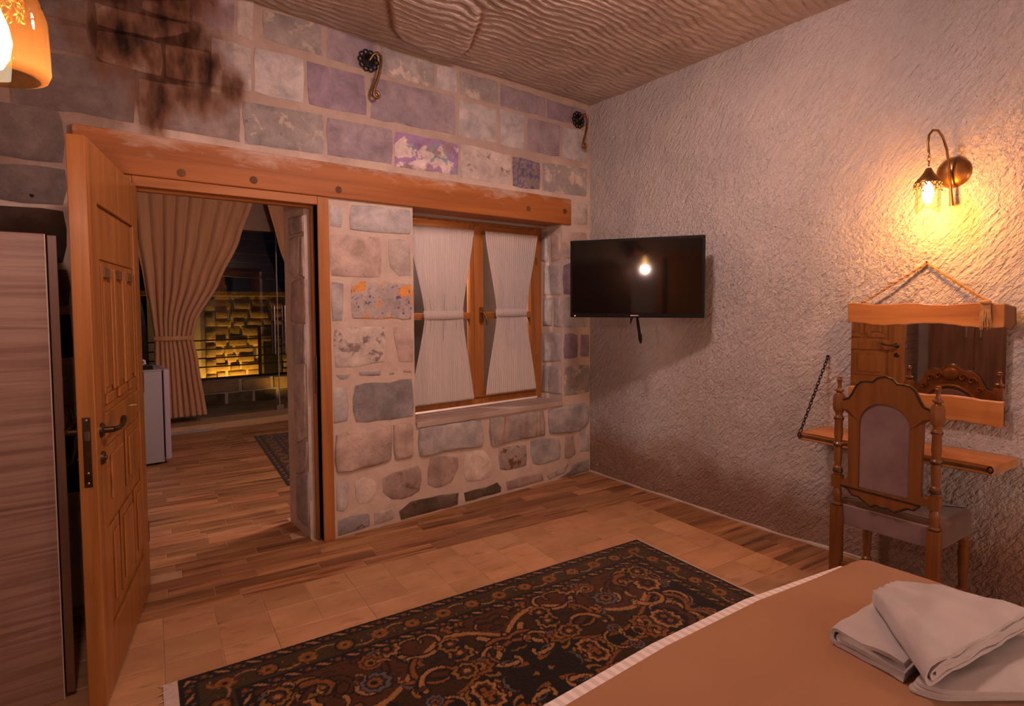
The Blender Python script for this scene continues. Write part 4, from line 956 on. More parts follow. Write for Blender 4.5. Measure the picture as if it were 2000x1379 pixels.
# --- wall lamps
BULB_W = emit('bulb_glow_white', (1.0, .86, .62), 30.0)
BULB_N = emit('bulb_glow_near', (1.0, .80, .52), 18.0)
def sconce(name, loc, rz, label, bell=False, power=10, col=ROOM_LIGHT, bulb=BULB_W, gl=CLEARG, rad=.035):
    """local: -y is out from the wall, x along it, z up; origin at the rose on the wall"""
    t = empty(name, loc, rz); tag(t, label, 'wall lamp', 'wall lamps')
    ro = MB().lathe([(.076, 0), (.078, .010), (.072, .024), (.055, .038), (.028, .047), (.004, .050)], 24, M=Matrix.Translation((0, .02, 0)) @ Matrix.Rotation(R(90), 4, 'X')); auto(ro.build('rose', BRASS, t), 50)
    ar = MB().tube([(.008, -.035, -.165), (.006, -.038, -.13), (.002, -.045, -.06), (-.002, -.055, .02), (-.008, -.072, .10), (-.016, -.10, .155), (-.026, -.135, .182), (-.036, -.165, .180), (-.042, -.19, .155), (-.042, -.20, .115), (-.038, -.20, .075)],
                   [.011, .008, .0065, .006, .0055, .0055, .0055, .0055, .0055, .005, .005], 10)
    ar.tube([(0, 0, 0), (0, -.05, 0)], .008, 8); auto(ar.build('arm', BRASS, t), 60)
    cx, cy = -.036, -.20
    for k in range(3):
        n = 12; z0 = .062-k*.020; pts = [(cx+(.007*math.cos(2*math.pi*i/n) if k % 2 else 0), cy+(0 if k % 2 else .007*math.cos(2*math.pi*i/n)), z0+.013*math.sin(2*math.pi*i/n)) for i in range(n)]
        auto(MB().tube(pts, .0022, 6, True).build('link', BRASS, t))
    S = .86 if bell else 1.0
    cap = MB().lathe([(.010*S, 0.010), (.014*S, .004), (.020*S, -.010), (.036*S, -.032), (.054*S, -.052), (.054*S, -.058), (.048*S, -.056), (.03*S, -.036), (.008*S, -.012)], 24, c=(cx, cy, -.01)); cap = auto(cap.build('cap', IRON if bell else BRASS, t), 60)
    sk = MB(); nn = 16; r_ = .0545*S
    for k in range(nn):
        a = 2*math.pi*k/nn; c_ = Vector((cx+r_*math.cos(a), cy+r_*math.sin(a), -.078)); tg = Vector((-math.sin(a), math.cos(a), 0))
        sk.tube([tuple(c_+tg*.0095*math.cos(q)+Vector((0, 0, .0095*math.sin(q)))) for q in [2*math.pi*j/8 for j in range(8)]], .0027, 5, True)
        b_ = c_+Vector((0, 0, -.018))+tg*.0105; sk.tube([tuple(b_+tg*.006*math.cos(q)+Vector((0, 0, .007*math.sin(q)))) for q in [2*math.pi*j/8 for j in range(8)]], .0016, 5, True)
        if k % 4 == 0: sk.ball(tuple(c_+Vector((0, 0, -.032))), .005, 6, 4)
    auto(sk.build('filigree_skirt', BRASS, cap), 60)
    if bell: prof = [(.020, -.004), (.045, -.028), (.072, -.066), (.084, -.105), (.086, -.16), (.087, -.205), (.082, -.218), (.070, -.222)]
    else: prof = [(.030, -.055), (.050, -.062), (.051, -.10), (.051, -.19), (.050, -.205)]
    go = MB().lathe(prof, 28, c=(cx, cy, 0), cap=False); go = go.build('glass_shade', gl, t); auto(go, 60)
    bs_ = 1.25 if bell else 1.0; bz_ = -.012 if bell else 0
    bo = MB().lathe([(r0*bs_, z0*bs_+bz_) for r0, z0 in ((.008, -.055), (.012, -.068), (.020, -.09), (.024, -.115), (.020, -.140), (.012, -.155), (.002, -.162))], 16, c=(cx, cy, 0)); auto(bo.build('bulb', bulb, t), 60)
    auto(MB().lathe([(.014, -.02), (.014, -.062)], 12, c=(cx, cy, 0)).build('lamp_holder', IRON, t))
    ld = bpy.data.lights.new('lamp_light', 'POINT'); ld.energy = power; ld.color = col; ld.shadow_soft_size = rad; lo = bpy.data.objects.new('lamp_light', ld); COL.objects.link(lo); lo.parent = t; lo.location = (cx, cy, -.20 if not bell else -.245)
    return t
p_ = rwp(2.57, .0, 2.053)
sconce('wall_lamp', p_, RROT, 'lit brass wall lamp with glass shade above the mirror', power=P_SCONCE, col=SCONCE_LIGHT)
# lamp at the upper left corner, on the left wall near the viewer
nl = sconce('wall_lamp', (-3.806, -1.90, 2.088), R(90), 'lit wall lamp with amber bell glass at upper left edge', bell=True, power=P_NEAR, col=(1.0,.62,.52), bulb=BULB_N, gl=AMBER)
MB().box(-.06, .06, .02, (-3.806-LX)-.0, -.06, .06).build('wall_bracket', OAK_H, nl, bevel=.004)
# fill lamps added out of view, behind the viewer and in the next room
def light_in(t, loc, e, col, rad):
    ld = bpy.data.lights.new('lamp_light', 'POINT'); ld.energy = e; ld.color = col; ld.shadow_soft_size = rad
    lo = bpy.data.objects.new('lamp_light', ld); COL.objects.link(lo); lo.parent = t; lo.location = loc
for x, lab in ((-3.35, 'left'), (-.95, 'right')):  # unseen lamps and their stands, added for fill light
    ns = empty('nightstand', (x, -4.92, 0)); tag(ns, 'dark stand added behind the viewer to hold a fill lamp, %s of two' % lab, 'nightstand', 'added nightstands')
    MB().box(-.22, .22, -.2, .2, .10, .55).build('body', BEDW, ns, bevel=.004); MB().box(-.24, .24, -.22, .22, .55, .58).build('top', BEDW, ns, bevel=.004)
    d = MB().box(-.19, .19, .2, .216, .32, .52).build('drawer', WARD_V, ns, bevel=.003); auto(MB().ball((0, .225, .42), .014, 10, 6).build('knob', BRASS, d))
    for a in (-.19, .19):
        for b in (-.17, .17): MB().box(a-.02, a+.02, b-.02, b+.02, 0, .10).build('leg', BEDW, ns)
    tl = empty('fill_table_lamp', (x, -4.92, .58)); tag(tl, 'globe table lamp added as fill light, on the %s stand' % lab, 'lamp', 'added table lamps')
    auto(MB().lathe([(.075, 0), (.075, .012), (.03, .03), (.014, .06), (.02, .14), (.012, .22), (.03, .27)], 20).build('base', BRASS, tl), 50)
    auto(MB().lathe([(.03, .27), (.09, .31), (.115, .38), (.10, .46), (.05, .51), (.02, .52)], 24, cap=False).build('globe', CLEARG, tl), 60)
    light_in(tl, (0, 0, .39), P_FILL_TABLE, ROOM_LIGHT, .09)
# fill pendant added out of view; its dome keeps light off the upper walls
pl = empty('fill_pendant', (-1.85, -1.78, 3.06)); tag(pl, 'metal dome pendant added out of view to light the room', 'lamp')
auto(MB().lathe([(.004, -.14), (.004, .03)], 8).build('cord', IRON, pl))
auto(MB().lathe([(.055, .0), (.05, -.02), (.01, -.03)], 16).build('ceiling_cup', IRON, pl), 50)
auto(MB().lathe([(.02, -.10), (.06, -.115), (.13, -.15), (.185, -.20), (.20, -.235), (.194, -.235), (.178, -.203), (.125, -.157), (.05, -.123), (.01, -.115)], 28, cap=False).build('dome_shade', BRASS, pl), 60)
auto(MB().ball((0, 0, -.135), .018, 12, 8).build('bulb', BULB_W, pl))
light_in(pl, (0, 0, -.15), P_FILL_PENDANT, ROOM_LIGHT, .13)
sconce('wall_lamp', (-1.6, .47, 2.15), R(180), 'added wall lamp lighting the next room, unseen behind the stone pier', power=P_FILL_NEXT, col=ROOM_LIGHT, rad=.08)  # unseen lamp added to brighten the drapes

# --- iron rosettes with brass hooks high on the stone wall
def hook(x, z, label, flip=1):
    t = empty('wall_hook', (x, -.006, z)); tag(t, label, 'hook', 'hooks on the stone wall')
    mb = MB()
    mb.lathe([(.030, 0), (.034, .008), (.020, .014), (.012, .024), (.002, .028)], 18, M=Matrix.Rotation(R(90), 4, 'X'))
    for k in range(10):
        a = 2*math.pi*k/10; c_ = Vector((.050*math.cos(a), -.008, .050*math.sin(a)))
        mb.tube([tuple(c_+Vector((.0155*math.cos(q), 0, .0155*math.sin(q)))) for q in [2*math.pi*j/9 for j in range(9)]], .0045, 6, True)
    mb.tube([(.041*math.cos(q), -.010, .041*math.sin(q)) for q in [2*math.pi*j/20 for j in range(20)]], .005, 6, True)
    auto(mb.build('rosette', IRON, t), 50)
    pts = [(.0, -.02, .0), (.018, -.034, .034), (.042, -.044, .046), (.060, -.05, .030), (.061, -.052, -.01), (.050, -.052, -.07), (.032, -.052, -.13), (.014, -.052, -.175), (.008, -.052, -.20)]
    pts += [(.026-.018*math.cos(q), -.052, -.212-.018*math.sin(q)) for q in [.3+5.4*j/12 for j in range(13)]]
    auto(MB().tube(pts, [.009]*len(pts), 8).build('hook', BRASS, t), 60)
hook(-1.955, 2.924, 'iron rosette with brass scroll hook above the doorway, nearer the viewer')
hook(-.152, 2.915, 'iron rosette with brass scroll hook by the corner of the rock wall')

# --- mirror hung on a rope
mr = empty('mirror', rwp(2.46, 0, 0), RROT); tag(mr, 'mirror framed by live-edge boards hung on a rope', 'mirror')
MIRR = M('mirror_silver', [(.5,(.82,.80,.78))], rough=.02, bump=0, metal=1.0)
OFFM = -.030     # local y (towards the room is negative)
MB().box(-.330, .345, OFFM-.004, OFFM+.012, .95, 1.34).build('mirror_glass', MIRR, mr)
MB().box(-.325, .340, OFFM+.012, OFFM+.026, .86, 1.40).build('backing_board', BARK, mr)
def live_board(x0, x1, z0, z1, y0, y1, seed, name):
    rg = random.Random(seed); n = 22; top = []; bot = []
    for i in range(n+1):
        x = x0+(x1-x0)*i/n; top.append((x, z1+.004*math.sin(i*.7+seed)+rg.uniform(-.0015, .0015))); bot.append((x, z0+.008*math.sin(i*.45+seed*2)+rg.uniform(-.003, .003)))
    poly = [(x, y0, z) for x, z in top] + [(x, y0, z) for x, z in reversed(bot)]
    return MB().prism(poly, (0, y1-y0, 0)).build(name, LIVE, mr, bevel=.004)
live_board(-.340, .340, 1.318, 1.421, OFFM-.030, OFFM-.004, 1, 'top_board')
MB().prism([(.338, OFFM-.030, 1.421), (.375, OFFM-.022, 1.405), (.378, OFFM-.022, 1.33), (.362, OFFM-.022, 1.30), (.338, OFFM-.030, 1.315)], (0, .022, 0)).build('bark_end', BARK, mr, bevel=.004)
live_board(-.330, .345, .856, .975, OFFM-.026, OFFM-.004, 3, 'bottom_board')
ROPE = M('jute_rope', [(.3,(.34,.19,.085)),(.7,(.50,.30,.14))], scale=60, rough=.9, bump=.6, bscale=140, bdist=.003)
def rope(a, b, r):
    a, b = Vector(a), Vector(b); mb = MB(); n = 36; d = (b-a).normalized(); s1 = d.cross(Vector((0, 1, 0))).normalized(); s2 = d.cross(s1)
    for ph in (0, math.pi):
        mb.tube([tuple(a.lerp(b, i/n)+r*.6*(math.cos(i*.9+ph)*s1+math.sin(i*.9+ph)*s2)) for i in range(n+1)], r*.62, 6)
    return mb
mb = rope((-.262, OFFM-.012, 1.432), (.013, -.014, 1.622), .006); mb.v += []; 
o2 = rope((.013, -.014, 1.622), (.272, OFFM-.014, 1.432), .006); mb.add(o2.v, o2.f)
mb.tube([(-.262+.016*math.cos(q), OFFM-.016, 1.425+.010*math.sin(q)) for q in [2*math.pi*j/10 for j in range(10)]], .006, 6, True)
auto(mb.build('hanging_rope', ROPE, mr), 60)
auto(MB().tube([(.013, .01, 1.622), (.013, -.022, 1.630)], .004, 6).build('nail', IRON, mr))
mb = MB(); mb.ball((.272, OFFM-.038, 1.428), .016, 8, 5, (1.5, .7, .7))
for k in range(24):
    x = .255+.034*k/24; e = x+random.uniform(-.02, .014); mb.tube([(x, OFFM-.036, 1.425), ((x+e)/2, OFFM-.040, 1.37), (e, OFFM-.036, 1.32+random.uniform(-.02, .02))], [.0022, .002, .001], 5)
auto(mb.build('tassel', ROPE, mr), 60)

# --- wooden shelf hung on chains below the mirror
sh = empty('wall_shelf', rwp(2.40, 0, 0), RROT); tag(sh, 'live-edge plank shelf on chains below the mirror', 'shelf')
n = 20; P = []
for i in range(n+1):
    x = -.43+.86*i/n; P.append((x, -.272+.006*math.sin(i*.8)+random.uniform(-.002, .002)))
P += [(.43, -.25), (.455, -.02), (.45, .005), (-.40, .005)]
o = soft_slab([(x, y) for x, y in reversed(P)], .684, .724, .005, 2).build('plank', LIVE, sh); auto(o, 40)
mb = MB(); mb.add([(x, y+.001, z) for z, off in ((.681, .006), (.709, -.001)) for (x, y) in [(a, b-.004+off) for a, b in P[:n+1]]], [(i, i+1, n+2+i, n+1+i) for i in range(n)])
mb.build('bark_edge', BARK, sh)
def chain(name, a, b, label):
    a, b = Vector(a), Vector(b); mid = (a+b)/2
    t = empty(name, rwp(2.40, 0, 0), RROT); tag(t, label, 'chain', 'chains of the shelf')
    d = (b-a); N = int(d.length/.0205); d.normalize(); s1 = d.cross(Vector((1, 0, 0))).normalized(); s2 = d.cross(s1)
    for k in range(N):
        c_ = a+(b-a)*((k+.5)/N); sd = s1 if k % 2 else s2
        pts = [tuple(c_+d*.0145*math.cos(q)+sd*.0075*math.sin(q)) for q in [2*math.pi*j/10 for j in range(10)]]
        MB().tube(pts, .0026, 5, True).build('link', IRON, t)
    MB().lathe([(.008, 0), (.008, .006), (.003, .012), (.003, .02)], 8, M=Matrix.Translation(a) @ Matrix.Rotation(R(90), 4, 'X')).build('wall_hook', IRON, t)
chain('shelf_chain', (-.406, -.008, 1.125), (-.420, -.268, .724), 'black iron chain holding the left end of the shelf')
for x in (-.420, .425): auto(MB().tube([(x+.010*math.cos(q), -.276, .706+.014*math.sin(q)) for q in [2*math.pi*j/10 for j in range(10)]], .003, 6, True).build('eye_ring', IRON, sh))

# --- carved chair
UPH = M('mauve_velvet', [(.3,(.15,.098,.096)),(.7,(.21,.14,.135))], scale=9, rough=.9, bump=.35, bscale=180, bdist=.002, sheen=.5, spec=.1)
UPD = M('brown_velvet', [(.3,(.075,.040,.032)),(.7,(.115,.064,.052))], scale=9, rough=.9, bump=.35, bscale=180, bdist=.002, sheen=.4, spec=.1)
ch = empty('carved_chair', rwp(2.472, .255, 0), RROT); tag(ch, 'high-backed carved wooden chair with mauve padding at the shelf', 'chair')
def turned(x, y, prof, mat=CHAIR_W, n=14): 
    return MB().lathe(prof, n, c=(x, y, 0))
YB = -.185
for sx in (-1, 1):
    x = sx*.207
    p = MB().prism([(x-.023, YB-.023, .435), (x+.023, YB-.023, .435), (x+.023, YB+.023, .435), (x-.023, YB+.023, .435)], (0, 0, -.30))
    p.add([(x+a, YB+b-(.02 if k else 0), z) for k, z in ((0, .135), (1, 0)) for a, b in ((-.022, -.022), (.022, -.022), (.022, .022), (-.022, .022))], [(0,1,5,4),(1,2,6,5),(2,3,7,6),(3,0,4,7),(4,5,6,7)])
    p.lathe([(.016, .43), (.023, .438), (.023, .446), (.014, .452), (.019, .475), (.022, .495), (.017, .52), (.013, .53)], 14, c=(x, YB, 0))
    p.box(x-.021, x+.021, YB-.021, YB+.021, .528, .585)
    p.lathe([(.017, .585), (.020, .600), (.016, .606), (.021, .615), (.021, .625), (.015, .632), (.019, .68), (.017, .725), (.022, .732), (.022, .742), (.016, .75), (.020, .79), (.018, .85), (.023, .860), (.023, .870), (.016, .880), (.018, .90)], 14, c=(x, YB, 0))
    p.lathe([(.022, .898), (.029, .912), (.029, .970), (.022, .985)], 8, c=(x, YB, 0))
    lg = p.build('back_post', CHAIR_W, ch); auto(lg, 35)
    f = MB().lathe([(.018, .984), (.012, .992), (.021, 1.000), (.021, 1.006), (.011, 1.012), (.008, 1.03), (.011, 1.048), (.014, 1.054), (.010, 1.060), (.012, 1.066), (.003, 1.070)], 14, c=(x, YB, 0)); auto(f.build('finial', CHAIR_W, lg), 40)
    for z in (.606, .735, .865, .44): auto(MB().lathe([(.0215, z-.006), (.0245, z), (.0215, z+.006)], 14, c=(x, YB, 0)).build('ring', CHAIR_D, lg), 60)
# back frame: outline with scalloped crest and wavy apron
half = [(0,1.090),(.030,1.081),(.052,1.060),(.080,1.060),(.102,1.056),(.122,1.038),(.141,.998),(.157,.970),(.176,.964),(.190,.958),(.190,.918),(.158,.914),(.154,.60),(.158,.572),(.190,.568),(.190,.540),(.156,.532),(.130,.505),(.105,.505),(.080,.490),(.050,.472),(.025,.486),(0,.478)]
inner = [(0,.962)] + [(.107*math.sin(q), .862+.100*math.cos(q)) for q in [R(15*k) for k in range(1, 7)]] + [(.107,.548),(0,.548)]
def frame_back(y0, y1, name, mat):
    mb = MB()
    def side(sg, y):
        return [(sg*x, y, z) for x, z in half], [(sg*x, y, z) for x, z in inner]
    for sg in (1, -1):
        of, inf = side(sg, y0); ob, inb = side(sg, y1)
        # ring faces between outer and inner outlines by matching parameter
        nO, nI = len(half), len(inner)
        mapI = [min(nI-1, round(i*(nI-1)/(nO-1))) for i in range(nO)]
        # hand-set matching: crest->arch, side->side, apron->bottom
        mapI = [0,1,1,2,3,3,4,5,5,6,6,6,7,7,7,7,7,8,8,8,8,8,8]
        vs = of+inf+ob+inb; a, b, c_ = nO, nO+nI, 2*nO+nI
        fs = []
        for i in range(nO-1):
            j0, j1 = mapI[i], mapI[i+1]
            if j0 == j1: fs += [(i, i+1, a+j0), (b+i+1, b+i, c_+j0)]
            else: fs += [(i, i+1, a+j1, a+j0), (b+i+1, b+i, c_+j0, c_+j1)]
            fs.append((i, b+i, b+i+1, i+1))
        for j in range(nI-1): fs.append((a+j, a+j+1, c_+j+1, c_+j))
        mb.add(vs, fs)
    return mb.build(name, mat, ch)
fb = frame_back(YB-.013, YB+.013, 'back_frame', CHAIR_W)
# dark bead along the crest and apron
for nm, rng, zoff in (('crest_moulding', range(0, 10), 0), ('apron_moulding', range(15, 23), 0)):
    pts = [(-half[i][0], YB-.011, half[i][1]) for i in reversed(rng)] + [(half[i][0], YB-.011, half[i][1]) for i in rng][1:]
    auto(MB().tube(pts, .006, 6).build(nm, CHAIR_D, fb), 60)
padp = [(x, z) for x, z in inner]; pp = [(x, YB-.006, z) for x, z in padp] + [(-x, YB-.006, z) for x, z in reversed(padp[1:-1])]
MB().prism(pp, (0, .030, 0)).build('back_pad', UPH, ch, bevel=.004)
# carving on the front of the crest (towards the wall, seen in the mirror)
mb = MB()
mb.ball((0, YB+.018, 1.040), .040, 12, 6, (1, .35, .9))
for sg in (-1, 1):
    for x, z, r_ in ((.055, 1.025, .024), (.095, 1.012, .022), (.128, .965, .016)):
        mb.tube([(sg*x+r_*(1-.07*j)*math.cos(.55*j), YB+.016+.002*j*.2, z+r_*(1-.07*j)*math.sin(.55*j)) for j in range(13)], .006, 6)
mb.tube([(.122*math.sin(q), YB+.018, .862+.117*math.cos(q)) for q in [R(-90+12*k) for k in range(16)]], .010, 8)
auto(mb.build('carved_crest', CHAIR_W, fb), 60)
seat = rounded([(-.225, -.16), (.225, -.16), (.238, .195), (-.238, .195)], .02, 3)
auto(soft_slab(seat, .345, .462, .030).build('seat', UPD, ch), 60)
MB().box(-.205, .205, -.175, -.155, .345, .44).build('seat_back_cover', UPH, ch, bevel=.004)
for sx in (-1, 1):
    x = sx*.213; y = .165
    p = MB().lathe([(.013, .045), (.022, .06), (.026, .075), (.017, .085), (.020, .15), (.024, .25), (.020, .285), (.026, .295), (.026, .305), (.018, .312), (.018, .345)], 14, c=(x, y, 0))
    lg = p.build('front_leg', CHAIR_W, ch); auto(lg, 40)
    f = MB().prism([(x-.028, y-.045, 0), (x+.028, y-.045, 0), (x+.03, y+.0, 0), (x+.026, y+.024, 0), (x-.026, y+.024, 0), (x-.03, y, 0)], (0, 0, .025)); f.lathe([(.030, .024), (.026, .045), (.030, .055), (.020, .066)], 10, c=(x, y-.004, 0)); auto(f.build('foot', CHAIR_D, lg), 40)
for z in (.20,): MB().box(-.2, .2, -.19, -.17, .12, .16).build('stretcher', CHAIR_W, ch, bevel=.004)

# --- white tie-back curtains on the casements
NET = cloth('white_net', [(.3,(.60,.56,.55)),(.7,(.70,.66,.65))], 3, (30, 1, .6), .18)
def curtain(name, label, cat, group, prof, y, pleats, amp, mat, tie=None, tiemat=None, n=110, mrows=60, seed=0, hem=True, lean=0.0):
    """prof: list of (z, x_left, x_right) from top to bottom"""
    root = empty(name, ((prof[0][1]+prof[0][2])/2, y, prof[-1][0])); ox, oz = root.location.x, root.location.z; tag(root, label, cat, group)
    zs = [q[0] for q in prof]
    def at(z):
        for i in range(len(prof)-1):
            if prof[i][0] >= z >= prof[i+1][0]:
                t = (prof[i][0]-z)/(prof[i][0]-prof[i+1][0]); t = t*t*(3-2*t)*.35 + t*.65
                return prof[i][1]+(prof[i+1][1]-prof[i][1])*t, prof[i][2]+(prof[i+1][2]-prof[i][2])*t
        return prof[-1][1:]
    wmax = max(q[2]-q[1] for q in prof)
    def fn(a, b):
        z = zs[0]+(zs[-1]-zs[0])*b; x0, x1 = at(z); w = x1-x0
        ph = 2*math.pi*pleats*a + .8*math.sin(a*9+seed) + .35*math.sin(b*3+a*5)
        am = amp*(.55+.6*(wmax-w)/wmax)*(.8+.4*noise.noise(Vector((a*7, b*1.5, seed))))
        return (x0+w*a-ox + .25*amp*math.sin(ph*1.0+1.1), am*math.sin(ph)+lean*b, z-oz)
    o = MB().grid(fn, n, mrows).build('cloth', mat, root, smooth=True, recalc=False)
    so = o.modifiers.new('thickness', 'SOLIDIFY'); so.thickness = .0015
    if tie:
        zt, h = tie; x0, x1 = at(zt); pts = []
        m_ = 28
        def band(a, b):
            q = 2*math.pi*a; return ((x0+x1)/2-ox+((x1-x0)/2+.008)*math.cos(q), (amp*1.5+.006)*math.sin(q), zt-oz+h*(b-.5))
        t = MB().grid(band, m_, 2).build('tie_band', tiemat or mat, root, smooth=True, recalc=False); s2 = t.modifiers.new('thickness', 'SOLIDIFY'); s2.thickness = .004
    if hem:
        for zc in (zs[0]-.03, zs[-1]+.035):
            def hf(a, b):
                x, y_, z = fn(a, (zs[0]-zc+(b-.5)*.05)/(zs[0]-zs[-1])); return (x, y_-.0035, z)
            MB().grid(hf, n, 2).build('hem', mat, root, smooth=True, recalc=False)
    return root
yc = .205
curtain('window_curtain', 'white sheer curtain tied at the waist, left casement', 'curtain', 'white window curtains', [(1.985,-1.590,-1.035),(1.37,-1.462,-1.142),(1.33,-1.462,-1.142),(.708,-1.590,-1.048)], yc, 26, .006, NET, (1.35, .062), hem=True, seed=1)
curtain('window_curtain', 'white sheer curtain tied at the waist, right casement', 'curtain', 'white window curtains', [(1.985,-.935,-.405),(1.38,-.828,-.528),(1.335,-.828,-.528),(.725,-.938,-.425)], yc, 24, .006, NET, (1.36, .062), hem=True, seed=4)

# --- heavy brown curtains in the next room
DRAPE = cloth('brown_drape', [(.3,(.50,.28,.155)),(.7,(.60,.36,.21))], 2, (6, 1, .4), .08, weave=500)
curtain('long_drape', 'long brown drape tied back left of the glass door', 'curtain', 'brown drapes of the next room', [(2.70,-2.82,-1.55),(2.2,-2.77,-1.72),(1.7,-2.70,-1.95),(1.25,-2.64,-2.20),(1.06,-2.62,-2.245),(.8,-2.63,-2.20),(.16,-2.66,-2.125)], 4.12, 9, .038, DRAPE, (1.06, .05), seed=3, n=150, mrows=70)
curtain('long_drape', 'brown drape right of the glass door, partly hidden by the jamb', 'curtain', 'brown drapes of the next room', [(2.70,-1.40,-.35),(2.2,-1.28,-.35),(1.75,-1.14,-.35),(1.3,-.95,-.38),(1.06,-.85,-.40),(.16,-.86,-.36)], 4.12, 7, .038, DRAPE, (1.06, .05), seed=8, n=120, mrows=60)
for dr in [o for o in COL.objects if o.name.startswith('long_drape')]:
    MB().box(-.66, .66, -.02, .02, 2.70-.16, 2.725-.16).box(-.03, .03, 0, .279, 2.70-.16, 2.72-.16).build('curtain_rail', IRON, dr)
# --- small fridge with a little tray
fg = empty('fridge', (-3.0, 2.92, 0)); tag(fg, 'small white fridge in the next room behind the open door', 'fridge')
MB().box(-.30, .252, -.28, .26, .02, .845).build('cabinet', WHITEP, fg, bevel=.006)
MB().box(.262, .308, -.285, .262, .04, .855).build('fridge_door', WHITED, fg, bevel=.008)
MB().box(-.302, .256, -.285, .264, .845, .857).build('top_plate', WHITEP, fg, bevel=.003)
for x in (-.25, .20):
    for y in (-.23, .21): auto(MB().lathe([(.018, 0), (.018, .02)], 10, c=(x, y, 0)).build('foot', BLACK, fg))
tr = empty('tissue_tray', (-2.86, 2.75, .857)); tag(tr, 'small black tray with a crumpled beige tissue on the fridge', 'tray')
MB().box(-.07, .055, -.05, .05, 0, .03).build('tray', BLACK, tr, bevel=.004)
mb = MB(); mb.tube([(-.03, 0, .03), (-.045, 0, .055), (-.03, .01, .085), (-.005, 0, .075), (.0, -.01, .05), (-.02, .0, .045)], [.012, .016, .014, .013, .012, .008], 8); auto(mb.build('tissue', LINEN, tr), 60)

# ------------------------------------------------------------------ OUTSIDE, beyond the glass
TERR = M('terrace_paving', [(.3,(.24,.18,.12)),(.7,(.34,.26,.18))], scale=3, rough=.8, bump=.3, bscale=16, bdist=.004, shift=False)
tag(MB().box(-4.2, 1.5, 4.6, 6.0, -.06, .068).build('floor_terrace', TERR), 'terrace paving outside the glass door', kind='structure')
tag(MB().box(-6, 6, 6.0, 16, -.65, -.5).build('floor_courtyard', TERR), 'courtyard ground below the terrace', kind='structure')
pw = tag(MB().box(-4.2, 1.5, 5.36, 5.68, .0, .40).build('wall_parapet', MORTAR), 'low stone parapet at the edge of the terrace', kind='structure')
OUTS = M('yellow_sandstone', [(.3,(.26,.17,.085)),(.6,(.38,.26,.14)),(.8,(.44,.31,.18))], scale=5, rough=.9, bump=.8, bscale=14, bdist=.015, vary=.2)
OUTD = M('mossy_sandstone', [(.3,(.06,.045,.025)),(.6,(.20,.15,.09)),(.8,(.32,.25,.17))], scale=6, rough=.9, bump=.8, bscale=18, bdist=.012, vary=.25)
rg = random.Random(5)
for z0, z1, dep, mt, ws in ((.065, .215, .016, OUTD, (.22, .36)), (.235, .395, .03, OUTS, (.4, .62))):
    x = -2.6
    while x < .1:
        w = rg.uniform(*ws); stone([(x+.008, z0), (x+w-.008, z0), (x+w-.008, z1), (x+.008, z1)], dep, mt, lambda u, v, d: (u, 5.36-d, v), int(1000*x+z0*99), rnd=.012, parent=pw, step=.12); x += w
rail = empty('terrace_railing', (-1.25, 5.5, .40)); tag(rail, 'black iron railing of horizontal bars on the terrace parapet', 'railing')
for x in (-2.25, -1.02, .10, 1.2): MB().box(x-.018+.0, x+.018, -.018, .018, 0, .72).build('post', IRON, rail)
for z in (.18, .30, .42, .545): MB().tube([(-3, 0, z), (2.6, 0, z)], .009, 6).build('bar', IRON, rail)
MB().box(-3, 2.6, -.012, .012, .0, .03).build('bottom_bar', IRON, rail); 
bd = empty('stone_building', (-.2, 9.0, -.5)); tag(bd, 'stone house across the courtyard lit by yellow uplights', 'building')
MB().box(-1.9, 3.2, .05, .6, 0, 2.16).build('wall', MORTAR, bd); MB().box(-2.0, 3.3, -.02, .6, 2.10, 2.20).build('cornice', OUTS, bd, bevel=.01)
z = .0; row = 0
while z < 2.05:
    h = rg.uniform(.13, .20); x = -.80+rg.uniform(-.1, .0); 
    while x < 1.1:
        w = rg.uniform(.18, .40)
        if not (-.02 < x+w/2 < .42 and z < 1.25):
            stone([(x+.008, z+.006), (x+w-.008, z+.006), (x+w-.008, z+h-.008), (x+.008, z+h-.008)], rg.uniform(.02, .05), OUTS, lambda u, v, d: (u, .05-d, v), int(x*991+z*77), rnd=.015, parent=bd, step=.15)
        x += w
    z += h
for z in np.arange(0, 2.05, .3): stone([(-.98, z+.01), (-.80, z+.01), (-.80, z+.29), (-.98, z+.29)], .06, OUTS, lambda u, v, d: (u, .05-d, v), int(z*31), rnd=.008, parent=bd)
mb = MB(); mb.box(.0, .40, -.03, .05, 1.20, 1.30); mb.box(.0, .06, -.02, .05, .3, 1.2); mb.box(.34, .40, -.02, .05, .3, 1.2); mb.build('door_surround', OUTD, bd, bevel=.01)
MB().box(.06, .34, .0, .05, .3, 1.2).build('doorway', DARKVOID, bd)
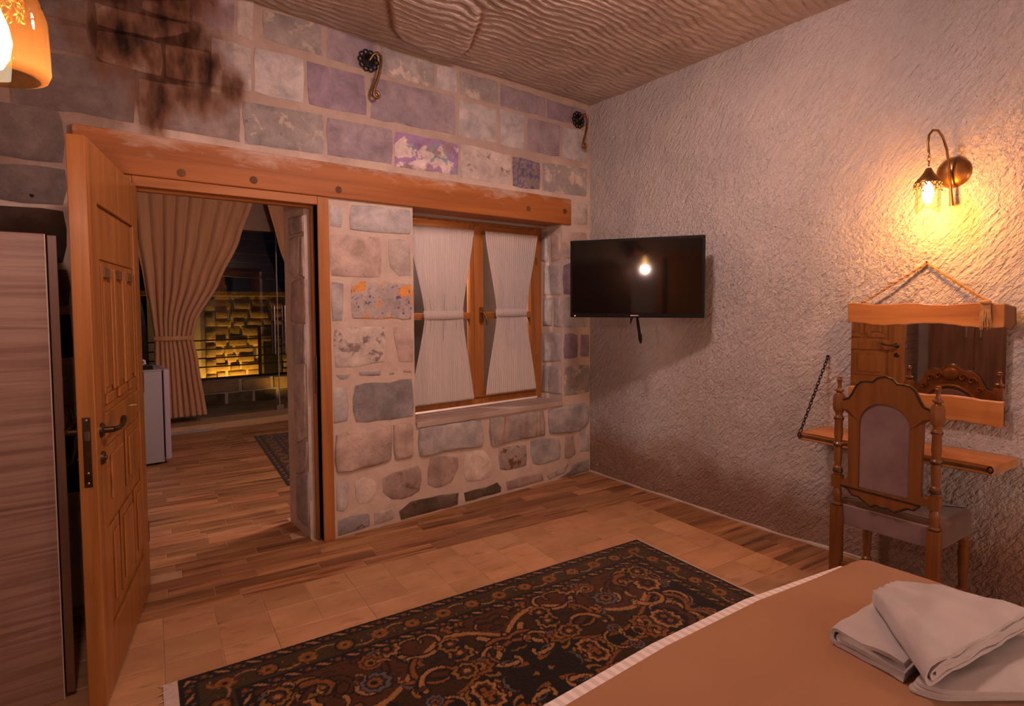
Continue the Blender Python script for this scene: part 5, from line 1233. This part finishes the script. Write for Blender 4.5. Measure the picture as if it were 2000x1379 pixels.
def uplight(x, y, z, e, label, aim):
    t = empty('uplight', (x, y, z)); tag(t, label, 'spotlight', 'courtyard uplights')
    auto(MB().lathe([(.05, 0), (.055, .03), (.05, .09), (.04, .095)], 14).build('housing', BLACK, t)); auto(MB().lathe([(.036, 0), (.036, .004)], 14, c=(0, 0, .095)).build('lens', emit('uplight_glow', (1.0,.62,.15), 6.0), t))
    ld = bpy.data.lights.new('uplight_beam', 'SPOT'); ld.energy = e; ld.color = (1.0,.50,.06); ld.spot_size = R(110); ld.spot_blend = .8; ld.shadow_soft_size = .03
    lo = bpy.data.objects.new('uplight_beam', ld); COL.objects.link(lo); lo.parent = t; lo.location = (0, 0, .11); lo.rotation_euler = Vector(aim).to_track_quat('-Z', 'Y').to_euler()
uplight(-.72, 8.72, -.5, 85, 'small uplight at the left foot of the stone house', (.05, .25, 1))
uplight(-.02, 8.74, -.5, 20, 'small uplight beside the doorway of the stone house', (0, .25, 1))
uplight(-1.16, 8.80, -.5, 45, 'small uplight at the corner of the stone house', (.0, .2, 1))
uplight(-.9, 4.95,   .068, 7.0, 'small uplight on the terrace floor', (0, .6, .5))
for k, (za, zb) in enumerate(((2.62, 2.50), (2.34, 2.31), (2.22, 2.12), (1.98, 1.86))):
    w_ = MB().tube([(-2.6+i*.5, 7.0, za+(zb-za)*i/9-.06*math.sin(math.pi*i/9)) for i in range(10)], .006, 5)
    tag(w_.build('overhead_wire', STEEL), ['overhead wire highest of the four in the night sky', 'second highest of the four overhead wires', 'third highest of the four overhead wires', 'overhead wire lowest of the four in the night sky'][k], 'wire', 'overhead wires')
for x, lab in ((-2.65, 'left'), (1.95, 'right')):
    pt = empty('utility_pole', (x, 7.0, -.5)); tag(pt, 'dark utility pole holding the overhead wires at their %s end' % lab, 'pole', 'utility poles')
    auto(MB().lathe([(.06, 0), (.05, 3.2), (.01, 3.22)], 12).build('shaft', BARK, pt)); MB().box(-.03, .03, -.25, .25, 2.95, 3.02).build('crossarm', BARK, pt)
bpy.context.view_layer.update()
